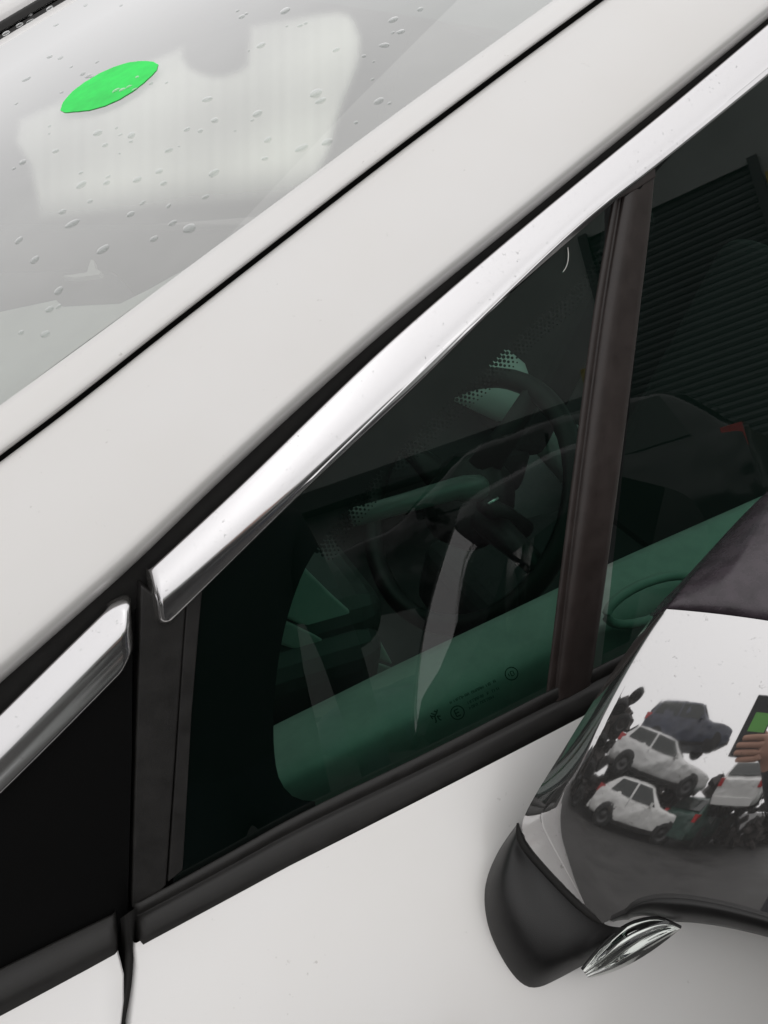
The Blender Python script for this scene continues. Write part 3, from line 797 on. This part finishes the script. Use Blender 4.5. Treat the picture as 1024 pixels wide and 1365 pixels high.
# pale end of the dashboard and its vent, seen low through the quarter glass
def slab(name, px, y0, dy, mat, parent, label=None):
    top = [inside(x, y, y0) for x, y in px]; n_ = len(top); bt = [p+(p-CAM).normalized()*dy for p in top]
    fs = [tuple(range(n_)), tuple(range(2*n_-1, n_-1, -1))]+[(i, i+n_, (i+1) % n_+n_, (i+1) % n_) for i in range(n_)]
    o = obj(name, mesh(name, top+bt, fs, False), mat, parent, label)
    md = o.modifiers.new('b', 'BEVEL'); md.width = .004; md.segments = 3; return o
slab('dash_end', [(330, 720), (402, 752), (440, 790), (480, 826), (508, 856), (524, 886), (470, 868), (420, 842), (330, 800)], .26, .03, M['dash_pale'], dash)
slab('dash_ledge', [(330, 802), (420, 846), (470, 872), (524, 890), (520, 905), (440, 900), (400, 870), (330, 840)], .25, .03, M['card'], dash)
slab('vent_frame', [(330, 846), (395, 876), (432, 905), (400, 950), (330, 990)], .255, .03, M['dash_dark'], dash)
for k in range(3):
    slab('vent_slat', [(340+14*k, 900+22*k), (410-6*k, 884+22*k), (416-6*k, 892+22*k), (342+14*k, 912+22*k)], .245, .004, M['dash_pale'], dash)
# steering wheel
sw = V((.575, .43, .955)); tilt = Matrix.Rotation(rad(-62), 4, 'Y')
prof = [(.182+.015*math.cos(a*math.pi/6), .015*math.sin(a*math.pi/6)) for a in range(12)]
wl = obj('steering_wheel', lathe_mesh('steering_wheel', prof, 48, 'z', True), M['wheel_rim'], car)
wl.matrix_world = Matrix.Translation(sw) @ tilt
hub = obj('hub', lathe_mesh('hub', [(.0, .025), (.05, .022), (.068, .008), (.07, -.03), (.0, -.035)], 24, 'z'), M['wheel_rim'], wl)
for a in (0, 180, 270):
    q = rad(a+90); obj('spoke', tube_mesh('spoke', [(.05*math.cos(q), .05*math.sin(q), 0), (.12*math.cos(q), .12*math.sin(q), -.004), (.18*math.cos(q), .18*math.sin(q), 0)], [.024, .018, .014], 10), M['wheel_rim'], wl)
st0 = inside(470, 690, .33); st1 = inside(606, 652, .33); st2 = inside(645, 650, .33)
obj('column_stalk', tube_mesh('column_stalk', [st0, lerp(st0, st1, .5), st1, lerp(st1, st2, .3), lerp(st1, st2, .85), st2], [.011, .012, .014, .0165, .0165, .012], 14), M['stalk'], car)
sa = inside(645, 672, .36); sb = inside(700, 705, .36)
obj('stalk_tip', tube_mesh('stalk_tip', [sa, lerp(sa, sb, .5), sb], [.012, .016, .014], 12), M['wheel_rim'], car)
obj('key_ring', tube_mesh('key_ring', [inside(651, 672, .34), inside(664, 664, .34)], .0022, 8), M['silver'], car)
# seats and far side of the cabin
def seat(x, y):
    s = obj('seat', box_mesh('seat', [((x, y, .62), (.5, .5, .16)), ((x+.3, y, .95), (.14, .5, .62), Matrix.Rotation(rad(15), 3, 'Y')), ((x+.43, y, 1.36), (.09, .26, .16), Matrix.Rotation(rad(12), 3, 'Y'))]), M['seat'], car)
    b = s.modifiers.new('b', 'BEVEL'); b.width = .05; b.segments = 4
seat(.95, .42); seat(.95, 1.15)
obj('cabin_floor', box_mesh('cabin_floor', [((.6, .8, .40), (2.2, 1.5, .06))]), M['dash_dark'], car)
obj('far_door_panel', box_mesh('far_door_panel', [((.75, 1.56, .72), (1.6, .05, .62))]), M['dash_dark'], car)
obj('pale_band', tube_mesh('pale_band', [inside(628, 490, 1.0), inside(690, 530, 1.0), inside(742, 590, 1.0), inside(770, 640, 1.0)], [.085, .075, .06, .04], 12), pmat('pale_band_mat', (.62, .64, .62), .6), car)  # pale tube added mid-cabin to brighten the view behind the border dots
obj('bulkhead', box_mesh('bulkhead', [((-.40, .8, .72), (.05, 1.4, .56))]), M['dash_dark'], car)
obj('rear_bulkhead', box_mesh('rear_bulkhead', [((1.95, .8, .95), (.06, 1.5, 1.15))]), M['dash_dark'], car)
# far door glass, tinted near black and oversized to shut out the sky
fl = [[flip(p) for p in (side(190, 1240, -.02), side(205, 720, -.02), side(512, 420, -.02), side(812, 162, -.02), side(1024, -60, -.02), side(1024, -60, -.02)+V((1.5, .10, .50)), side(1024, 80, -.02)+V((1.5, -.2, -.55)))]][0]
me_ = bpy.data.meshes.new('far_glass'); me_.from_pydata([tuple(p) for p in fl], [], [tuple(range(len(fl)))]); me_.update()
obj('far_glass', me_, glassmat('dark_far_glass', (.05, .08, .07)), car)

# ---- pale soft-edged sheet, thinning downwards, and dashboard shapes behind the windscreen
def under(name, px, dep, mat, parent, label=None, fall=0):
    top = [ws_hit(x, y, -dep-fall*max(0, min(1, (y-235)/60))) for x, y in px]
    c = [p-WN*.004 for p in top]; n_ = len(top)
    fs = [tuple(range(n_)), tuple(range(2*n_-1, n_-1, -1))]+[(i, i+n_, (i+1) % n_+n_, (i+1) % n_) for i in range(n_)]
    return obj(name, mesh(name, top+c, fs, False), mat, parent, label)
SHP = [(22, 155), (130, 105), (240, 58), (249, 55), (250, 75), (258, 86), (270, 92), (286, 96), (300, 95), (316, 89), (324, 82), (328, 30), (370, 22), (410, 15), (450, 10), (468, 15), (478, 26), (486, 50), (485, 75), (482, 90), (472, 115), (465, 130), (452, 170), (445, 200), (430, 235), (400, 262), (350, 276), (290, 281), (200, 286), (120, 296), (45, 303), (43, 270), (35, 222), (15, 190)]
def pdist(x, y):                                   # inside?, distance to the outline (px)
    ins = False; best = 1e9; low = 1e9; n_ = len(SHP)
    for i_ in range(n_):
        (x0, y0), (x1, y1) = SHP[i_], SHP[(i_+1) % n_]
        if (y0 > y) != (y1 > y) and x < (x1-x0)*(y-y0)/(y1-y0)+x0: ins = not ins
        t_ = max(0, min(1, ((x-x0)*(x1-x0)+(y-y0)*(y1-y0))/((x1-x0)**2+(y1-y0)**2))); d_ = math.hypot(x-x0-t_*(x1-x0), y-y0-t_*(y1-y0)); best = min(best, d_)
    return ins, best
vs, fs, al, idx = [], [], [], {}
G = 5
for gy in range(0, 66):
    for gx in range(0, 104):
        x, y = gx*G, gy*G; ins, d_ = pdist(x, y)
        if ins or d_ < 8:
            idx[gx, gy] = len(vs); vs.append(ws_hit(x, y, -.006))
            e_ = max(0, min(1, d_/14)) if ins else 0
            e_ *= max(0, min(1, (322-y-.10*x)/75))
            al.append(.84*e_*e_*(3-2*e_)*(.80+.05*math.sin(x*.33)*math.sin(x*.071)+.20*math.sin(x*.021+y*.03)*math.cos(y*.017-x*.009)))
for (gx, gy), k in idx.items():
    q = [(gx, gy), (gx+1, gy), (gx+1, gy+1), (gx, gy+1)]
    if all(c in idx for c in q): fs.append(tuple(idx[c] for c in q))
me = bpy.data.meshes.new('pale_sheet'); me.from_pydata([tuple(v) for v in vs], [], fs); me.update()
at_l = me.attributes.new('cover', 'FLOAT', 'POINT'); at_l.data.foreach_set('value', al)
mt, nt, b = newmat('sheer_sheet'); b.inputs['Base Color'].default_value = (.90, .91, .86, 1); b.inputs['Roughness'].default_value = .7
an = N(nt, 'ShaderNodeAttribute', attribute_name='cover'); trn = N(nt, 'ShaderNodeBsdfTransparent'); mxs = N(nt, 'ShaderNodeMixShader')
nt.links.new(an.outputs['Fac'], mxs.inputs['Fac']); nt.links.new(trn.outputs[0], mxs.inputs[1]); nt.links.new(b.outputs[0], mxs.inputs[2]); nt.links.new(mxs.outputs[0], nt.nodes['Material Output'].inputs['Surface'])
psheet = obj('pale_sheet', me, mt)
tag(psheet, 'pale sheet with a rounded notch lying behind the windscreen glass', 'pale_sheet')
under('dash_pad', [(-90, 440), (0, 416), (75, 400), (84, 409), (160, 405), (200, 385), (250, 357), (160, 423), (60, 496), (0, 541), (-90, 600)], .03, M['dash_pale'], dash)
under('white_clip', [(84, 368), (116, 363), (121, 346), (125, 347), (127, 358), (135, 362), (132, 366), (100, 370)], .012, M['card'], dash)

# ================================================================== THE YARD (seen only in reflections)
M['asphalt'] = pmat('wet_asphalt', (.036, .035, .034), .62, spec=.25, var=.5, vscale=1.5, bump=.3, bscale=60, rvar=.15)
M['wall'] = pmat('pale_render', (.34, .36, .345), .8, var=.15, vscale=1.2)
M['slat'] = pmat('shutter_slat', (.030, .036, .036), .5)
M['yellow'] = pmat('yellow_sign', (.34, .26, .03), .6)
M['white_car'] = pmat('white_paint', (.74, .74, .72), .3, 0, .6, var=.06, vscale=2)
M['silver_car'] = pmat('silver_paint', (.58, .58, .57), .35, .35, .5, var=.08, vscale=2)
M['dark_car'] = pmat('dark_blue_paint', (.026, .032, .055), .4, 0, .4, var=.4, vscale=3)
M['black_car'] = pmat('black_paint', (.012, .012, .013), .3, 0, .5)
M['green_car'] = pmat('dark_green_paint', (.02, .06, .045), .4, 0, .4, var=.4, vscale=3)
M['tyre'] = pmat('tyre', (.014, .014, .014), .8)
M['rim'] = pmat('alloy', (.06, .06, .06), .35, .8)
M['car_glass'] = pmat('car_glass', (.015, .02, .018), .06)
M['tail'] = pmat('tail_light', (.45, .012, .012), .2, 0, .6)
M['lamp'] = pmat('headlamp', (.7, .72, .74), .1, .4)
M['rust'] = pmat('rusty_scrap', (.060, .052, .048), .8, .2, var=.95, vscale=1.6)
ground = obj('ground', mesh('ground', [(-300, -300, 0), (300, -300, 0), (300, 300, 0), (-300, 300, 0)], [(0, 1, 2, 3)], False), M['asphalt'], None, kind='structure')

tyre_me = lathe_mesh('tyre', [(.20, -.10), (.29, -.105), (.315, -.08), (.32, 0), (.315, .08), (.29, .105), (.20, .10)], 24, 'y'); tyre_me.materials.append(M['tyre'])
rim_me = lathe_mesh('rim', [(.0, -.085), (.06, -.09), (.09, -.07), (.17, -.075), (.205, -.1)], 20, 'y'); rim_me.materials.append(M['rim'])
rim_me2 = lathe_mesh('rim', [(.0, .085), (.06, .09), (.09, .07), (.17, .075), (.205, .1)], 20, 'y'); rim_me2.materials.append(M['rim'])
dent = bpy.data.textures.new('dents', 'CLOUDS'); dent.noise_scale = .35
def yard_car(name, label, paint, loc, yaw, style, pitch=0, roll=0, group='scrapped cars in the yard', wheels=True, tail=(.24, .13, .22)):
    """Front points to local -x.  style: hatch, estate, suv."""
    t = thing(name, label, 'car', loc, 0, group)
    t.rotation_euler = (rad(roll), rad(pitch), rad(yaw))
    P = {'hatch':  dict(L=3.95, W=.84, H=1.46, belt=.92, roof=[(-.62, 0), (.02, 1), (.55, 1.02), (1.35, .93), (1.86, .06)], bon=.86),
         'estate': dict(L=4.45, W=.87, H=1.47, belt=.93, roof=[(-.75, 0), (-.02, 1), (.6, 1.03), (1.75, .95), (2.12, .06)], bon=.86),
         'suv':    dict(L=4.3, W=.90, H=1.72, belt=1.06, roof=[(-.80, 0), (-.25, 1), (.5, 1.02), (1.75, .97), (2.08, .06)], bon=1.0)}[style]
    hl = P['L']/2
    xs = [-hl, -hl+.04, -hl+.16, -hl+.4, -hl+.8, P['roof'][0][0], P['roof'][0][0]+.2, P['roof'][0][0]+.42, P['roof'][1][0], .3, P['roof'][2][0], 1.0, P['roof'][3][0], lerp(P['roof'][3][0], P['roof'][4][0], .5), P['roof'][4][0], hl-.03, hl]
    xs = sorted(set(round(x, 3) for x in xs))
    def green(x):
        r = P['roof']
        if x <= r[0][0] or x >= r[-1][0]: return 0
        for (a, fa), (b, fb) in zip(r, r[1:]):
            if a <= x <= b: return fa+(fb-fa)*(x-a)/(b-a)
        return 0
    def top(x):
        if x < P['roof'][0][0]:
            u = (x+hl)/(P['roof'][0][0]+hl); return P['bon']*.72+(P['belt']-P['bon']*.72)*min(1, (u*1.15)**.45)
        return P['belt']+.03*(x/hl if x > 0 else 0)
    def halfw(x): u = abs(x)/hl; return P['W']*(1-.16*max(0, (u-.62)/.38)**2)
    def ring(x):
        b = top(x); g = green(x)*(P['H']-b); w_ = halfw(x); sill = .22+(.12 if abs(x) > hl-.1 else 0)
        wr = w_*(.97-.22*min(1, g/.5))
        half = [(0, sill), (w_*.9, sill), (w_*1.01, sill+.10), (w_*1.02, (sill+b)/2), (w_*1.0, b-.05), (w_*.96, b), (wr if g > .02 else w_*.9, b+g*.92+.012), (wr*.86, b+g+.02), (0, b+g+.035)]
        return [V((x, y, z)) for y, z in half]+[V((x, -y, z)) for y, z in half[-2:0:-1]]
    rows = [ring(x) for x in xs]
    k = len(rows[0]); vs = [p for r in rows for p in r]; fs = []
    for i in range(len(rows)-1):
        for j in range(k): fs.append((i*k+j, i*k+(j+1) % k, (i+1)*k+(j+1) % k, (i+1)*k+j))
    fs.append(tuple(range(k))); fs.append(tuple(range((len(rows)-1)*k, len(rows)*k)))
    body = obj('body', mesh('body', vs, fs), paint, t)
    b = body.modifiers.new('b', 'SUBSURF'); b.levels = 3; b.render_levels = 3
    dm_ = body.modifiers.new('dents', 'DISPLACE'); dm_.texture = dent; dm_.strength = .07; dm_.mid_level = .55; dm_.texture_coords = 'LOCAL'
    r = P['roof']
    def sp(x, f, s, o=.012):                     # point on the greenhouse side
        rg = ring(x); a, b_ = rg[5], rg[6]; q = lerp(a, b_, f); return V((q.x, s*(q.y+o), q.z))
    for s in (-1, 1):
        xa = lerp(r[0][0], r[1][0], .30); xb = r[1][0]; xm = (r[1][0]+r[3][0])/2-.05; xc = r[3][0]; xd = lerp(r[3][0], r[4][0], .3)
        for q in ([sp(xa+.05, .06, s), sp(xb+.05, .9, s), sp(xm-.04, .9, s), sp(xm-.04, .06, s)], [sp(xm+.04, .06, s), sp(xm+.04, .9, s), sp(xc-.05, .88, s), sp(xd, .12, s)]):
            obj('window', mesh('window', q, [(0, 1, 2, 3)], False), M['car_glass'], t)
    def ctr(x, f, wf, s, dx):
        rg = ring(x); return V((x+dx, s*rg[6].y*wf, rg[8].z*f+rg[5].z*(1-f)))
    for dx, (i0, i1), nm in ((-.02, (0, 1), 'windscreen'), (.03, (4, 3), 'rear_window')):
        x0, x1 = r[i0][0], r[i1][0]; xl = lerp(x0, x1, .12); xh = lerp(x0, x1, .9)
        zl = top(xl)+green(xl)*(P['H']-top(xl))+.05; zh = top(xh)+green(xh)*(P['H']-top(xh))+.02
        w0 = halfw(xl)*.80; w1 = halfw(xh)*.68
        obj(nm, mesh(nm, [(xl+dx, -w0, zl), (xl+dx, w0, zl), (xh+dx, w1, zh), (xh+dx, -w1, zh)], [(0, 1, 2, 3)], False), M['car_glass'], t)
    for s in (-1, 1):
        yb = P['W']*.80
        obj('tail_light', box_mesh('tail_light', [((hl-.10, s*yb*.98, P['belt']-.03), tail)]), M['tail'], t)
        obj('headlight', box_mesh('headlight', [((-hl+.20, s*yb*.93, P['bon']*.74), (.34, .14, .14), Matrix.Rotation(rad(-14), 3, 'Y'))]), M['lamp'], t)
        for x in (-hl+.82, hl-.78):
            ar = obj('wheel_arch', lathe_mesh('wheel_arch', [(0, 0), (.37, 0), (.375, -.01*s)], 24, 'y'), M['tyre'], t); ar.location = (x, s*(P['W']+.006), .33)
            if wheels:
                wh = obj('wheel', tyre_me, None, t); wh.location = (x, s*(P['W']-.06), .32)
                obj('rim', rim_me2 if s > 0 else rim_me, None, wh)
        obj('sill_trim', box_mesh('sill_trim', [((0, s*(P['W']*.985), .27), (P['L']*.62, .03, .12))]), M['rubber'], t)
        obj('bumper', box_mesh('bumper', [((s*(hl-.02), 0, .40), (.10, P['W']*1.55, .20))]), M['rust'] if style == 'suv' else paint, t)
        obj('side_mirror', box_mesh('side_mirror', [((P['roof'][0][0]+.42, s*(P['W']+.07), P['belt']+.06), (.10, .16, .11))]), paint, t)
    obj('door_seam', box_mesh('door_seam', [(((P['roof'][1][0]+P['roof'][3][0])/2-.05, -P['W']*.996, .62), (.012, .012, .62))]), M['rubber'], t)
    return t
def polar(azd, D, z=0): return (.29-D*math.cos(rad(azd)), -.12+D*math.sin(rad(azd)), z)
yard_car('scrap_hatchback', 'white hatchback at the bottom of the car stack, mirrored in the chrome cap', M['white_car'], polar(-28.5, 8.0), 112, 'hatch')
yard_car('scrap_estate', 'silver estate car resting on the white hatchback in the stack', M['silver_car'], polar(-26, 8.3, 1.36), 108, 'estate')
yard_car('scrap_suv', 'dark blue off-road car lying on top of the silver estate', M['dark_car'], polar(-28, 9.4, 2.66), 112, 'suv', pitch=9, wheels=False)
yard_car('scrap_car', 'dark green wreck beside the white hatchback in the stack', M['green_car'], polar(-46, 9.2), 70, 'hatch', wheels=False)
yard_car('scrap_car', 'white wreck leaning above the dark green wreck', M['white_car'], polar(-53, 9.2, 1.35), 60, 'hatch', pitch=10, wheels=False)
yard_car('scrap_car', 'black wreck behind the tyres at the dark end of the stack', M['black_car'], polar(-3, 10.5), 80, 'estate')
# loose wheels and torn metal at the end of the stack
rnd = random.Random(5)
for k, (a, D, z, tl) in enumerate([(-9, 7.6, .35, 10), (-7, 7.7, 1.1, 40), (-5, 7.9, 1.9, 70), (-8, 8.0, 2.6, 20), (-4, 7.8, 2.9, 60), (-6.5, 8.2, 3.5, 35), (-3, 7.7, .5, 30)]):
    o = obj('loose_wheel', tyre_me, None); o.location = polar(a, D, z); o.rotation_euler = (rad(tl), rad(rnd.uniform(-30, 30)), rad(80+rnd.uniform(-40, 40)))
    tag(o, 'loose old car wheel in the dark heap beside the stacked cars', 'wheel', 'loose wheels in the scrap heap')
    obj('rim', rim_me, None, o)
boxes = []
for k in range(800):
    a = rnd.choice([rnd.uniform(-9, 1), rnd.uniform(-66, -44), rnd.uniform(-40, -10)]); D = rnd.uniform(8.9, 11.5)
    z = rnd.random()**1.5*(3.6 if a > -10 else 2.3 if a < -44 else 1.8)
    boxes.append((polar(a, D, z+.1), (rnd.uniform(.1, 1.0), rnd.uniform(.05, .5), rnd.uniform(.02, .3)), Matrix.Rotation(rnd.uniform(0, 3), 3, V((rnd.random(), rnd.random(), rnd.random())).normalized())))
o = obj('scrap_heap', box_mesh('scrap_heap', boxes), M['rust'], None, kind='stuff'); o['label'] = 'tangled dark scrap metal behind the stacked cars'; o['category'] = 'scrap'

# workshop building mirrored in the drop glass
FA = V((6.08, -5.54, 0)); FTn = V((.6, .8, 0)); FNn = V((-.8, .6, 0))
def fp(s_, z, o=0): return FA+FTn*s_+V((0, 0, z))+FNn*o
shop = thing('workshop_building', 'pale workshop with dark roller shutter, mirrored in the door glass', 'building', tuple(FA))
def fbox(name, s0, s1, z0, z1, o0, o1, mat, parent):
    vs = [fp(s, z, o)-FA for o in (o0, o1) for s, z in ((s0, z0), (s1, z0), (s1, z1), (s0, z1))]
    return obj(name, mesh(name, vs, [(0, 1, 2, 3), (7, 6, 5, 4), (0, 4, 5, 1), (1, 5, 6, 2), (2, 6, 7, 3), (3, 7, 4, 0)], False), mat, parent)
fbox('wall', -.75, 9, 4.82, 6.4, -.3, 0, M['wall'], shop); fbox('wall', -16, -.75, 0, 6.4, -.3, 0, M['wall'], shop); fbox('wall', 1.05, 9, 0, 4.82, -.3, 0, M['wall'], shop)
fbox('wall_strip', -16, -.95, 2.75, 3.0, .0, .5, M['slat'], shop)  # dark strip added to give the dark band reflected in the quarter glass
for k in range(5): fbox('shutter_guide' if k < 2 else 'sign', *[(-.80, -.70, 0, 4.86, .0, .06), (1.0, 1.1, 0, 4.86, .0, .06), (1.12, 1.40, 4.25, 4.65, .0, .05), (-1.15, -.95, 3.0, 3.4, .0, .05), (1.2, 1.5, 2.1, 2.5, 0, .05)][k], M['slat'] if k < 2 else M['yellow'], shop)
shut = fbox('roller_shutter', -.72, 1.02, 0, 4.80, -.12, -.06, M['slat'], shop)
sl_me = None
for k in range(61):
    z0 = .06+k*.078
    if sl_me is None:
        pr = [(-.06, 0), (-.050, .010), (-.042, .040), (-.050, .070), (-.06, .078)]
        vs = []; fs = []
        for s in (-.70, 1.0):
            for o_, zz in pr: vs.append(fp(s, zz, o_)-FA)
        for i in range(4): fs.append((i, i+1, i+6, i+5))
        sl_me = mesh('slat', vs, fs, False); sl_me.materials.append(M['wall_slat'] if 'wall_slat' in M else pmat('slat_face', (.052, .062, .062), .55))
    o = obj('slat', sl_me, None, shut); o.location = (0, 0, z0)
yard_car('parked_estate', 'black estate car with red tail light mirrored in the door glass', M['black_car'], (3.60, -5.69, .98), math.degrees(math.atan2(.8, .6)), 'estate', wheels=False, tail=(.15, .10, .17))
yard_car('parked_hatchback', 'dark hatchback under the black estate, below the workshop shutter', M['dark_car'], (3.6, -5.6, -.35), math.degrees(math.atan2(.8, .6)), 'estate', wheels=False)

# ================================================================== photographer with phone (mirrored in the chrome)
PHC = V((-.030, -.524, 1.355)); PHN = V((.63, .725, -.276)).normalized()     # phone back looks at the mirror cap
PHR = V((.72, -.69, 0)).normalized(); PHU = PHR.cross(PHN).normalized()
if PHU.z < 0: PHU = -PHU
phone = thing('phone', 'dark phone with a green patch on its back, held in a hand', 'phone', tuple(PHC))
def pbox(name, r0_, r1_, u0, u1, n0, n1, mat, bev=.003):
    vs = [PHR*r+PHU*u+PHN*n_ for n_ in (n0, n1) for r, u in ((r0_, u0), (r1_, u0), (r1_, u1), (r0_, u1))]
    o = obj(name, mesh(name, vs, [(0, 1, 2, 3), (7, 6, 5, 4), (0, 4, 5, 1), (1, 5, 6, 2), (2, 6, 7, 3), (3, 7, 4, 0)], False), mat, phone)
    b = o.modifiers.new('b', 'BEVEL'); b.width = bev; b.segments = 4; return o
M['phone'] = pmat('phone_body', (.02, .022, .025), .3)
M['phone_green'] = pmat('phone_green', (.16, .50, .10), .5)
pbox('body', -.038, .038, -.08, .08, -.004, .004, M['phone'])
pbox('back_panel', -.018, .034, -.012, .036, .0035, .0052, M['phone_green'], .0005)
pbox('lens_block', .006, .032, .052, .074, .0035, .0065, M['car_glass'], .001)
# person: one skin from a jointed skeleton
S = []; Ed = []
def jv(p, r): S.append((V(p), r)); return len(S)-1
def chain(a, pts):
    for p, r in pts: i = jv(p, r); Ed.append((a, i)); a = i
    return a
B0 = V((.22, -1.12, 0))
pel = jv(B0+V((0, 0, .95)), .15)
sp_ = chain(pel, [(B0+V((0, .01, 1.15)), .145), (B0+V((0, .02, 1.36)), .15)])
nk = chain(sp_, [(B0+V((0, .03, 1.49)), .06), (B0+V((0, .06, 1.57)), .075), (B0+V((0, .07, 1.66)), .095), (B0+V((0, .06, 1.74)), .07)])
for sx in (-1, 1):
    chain(pel, [(B0+V((.1*sx, 0, .88)), .095), (B0+V((.11*sx, .02, .50)), .06), (B0+V((.12*sx, -.02, .09)), .045), (B0+V((.13*sx, .13, .05)), .04)])
wrist = PHC+PHR*.085-PHU*.07-PHN*.03
sh = chain(sp_, [(B0+V((-.19, .03, 1.40)), .065), (B0+V((-.24, .22, 1.16)), .05), (wrist-PHR*-.04-PHU*.06-V((0, .03, 0)), .036), (wrist, .026)])
palm = chain(sh, [(PHC+PHR*.055-PHU*.045-PHN*.005, .024)])
for k, (du, ln) in enumerate(((-.022, .066), (-.041, .074), (-.060, .070), (-.077, .056))):
    base = PHC+PHR*.045+PHU*du+PHN*.010
    chain(palm, [(base, .0095), (base-PHR*ln*.4+PHN*.008-PHU*.002, .0088), (base-PHR*ln*.75+PHN*.005-PHU*.005, .0082), (base-PHR*ln-PHU*.008+PHN*.002, .007)])
chain(palm, [(PHC+PHR*.045-PHU*.02-PHN*.02, .012), (PHC+PHR*.01-PHU*.0-PHN*.018, .0095), (PHC-PHR*.015+PHU*.008-PHN*.016, .008)])
chain(sp_, [(B0+V((.19, .03, 1.40)), .065), (B0+V((.25, .05, 1.12)), .05), (B0+V((.24, .16, .90)), .036), (B0+V((.235, .2, .80)), .03)])
me = bpy.data.meshes.new('person'); me.from_pydata([tuple(p) for p, r in S], Ed, [])
tmp = bpy.data.objects.new('person_tmp', me); col.objects.link(tmp)
sk = tmp.modifiers.new('s', 'SKIN'); sd_ = tmp.modifiers.new('d', 'SUBSURF'); sd_.levels = 2; sd_.render_levels = 2
if not me.skin_vertices: me.attributes  # layer is made with the modifier
bpy.context.view_layer.update()
if me.skin_vertices:
    for i, (p, r) in enumerate(S): me.skin_vertices[0].data[i].radius = (r, r)
    me.skin_vertices[0].data[pel].use_root = True
bpy.context.view_layer.update()
dg = bpy.context.evaluated_depsgraph_get()
pm = bpy.data.meshes.new_from_object(tmp.evaluated_get(dg)); bpy.data.objects.remove(tmp)
pm.materials.clear()
for mt_ in (pmat('jacket', (.012, .013, .016), .85), pmat('skin', (.44, .24, .17), .55), pmat('trousers', (.02, .022, .03), .85), pmat('hair', (.02, .015, .01), .7)): pm.materials.append(mt_)
for p in pm.polygons:
    c = p.center
    p.material_index = 1 if (c-PHC).length < .145 or c.z > 1.52 else 2 if c.z < .92 else 0
    if c.z > 1.72 or (c.z > 1.6 and c.y < B0.y+.02): p.material_index = 3
    p.use_smooth = True
person = obj('person', pm, None); tag(person, 'person in dark jacket holding up a phone, mirrored in the chrome', 'person')

# thin pale thread caught on the quarter glass
th = [side(x, y, .0006+.0015*math.sin(i)) for i, (x, y) in enumerate([(757, 330), (758, 340), (757, 350), (754, 358), (750, 363)])]
o = obj('thread', tube_mesh('thread', smooth_poly(th, 2), .00035, 6), M['sheet']); tag(o, 'short white thread stuck to the top of the quarter glass', 'thread')
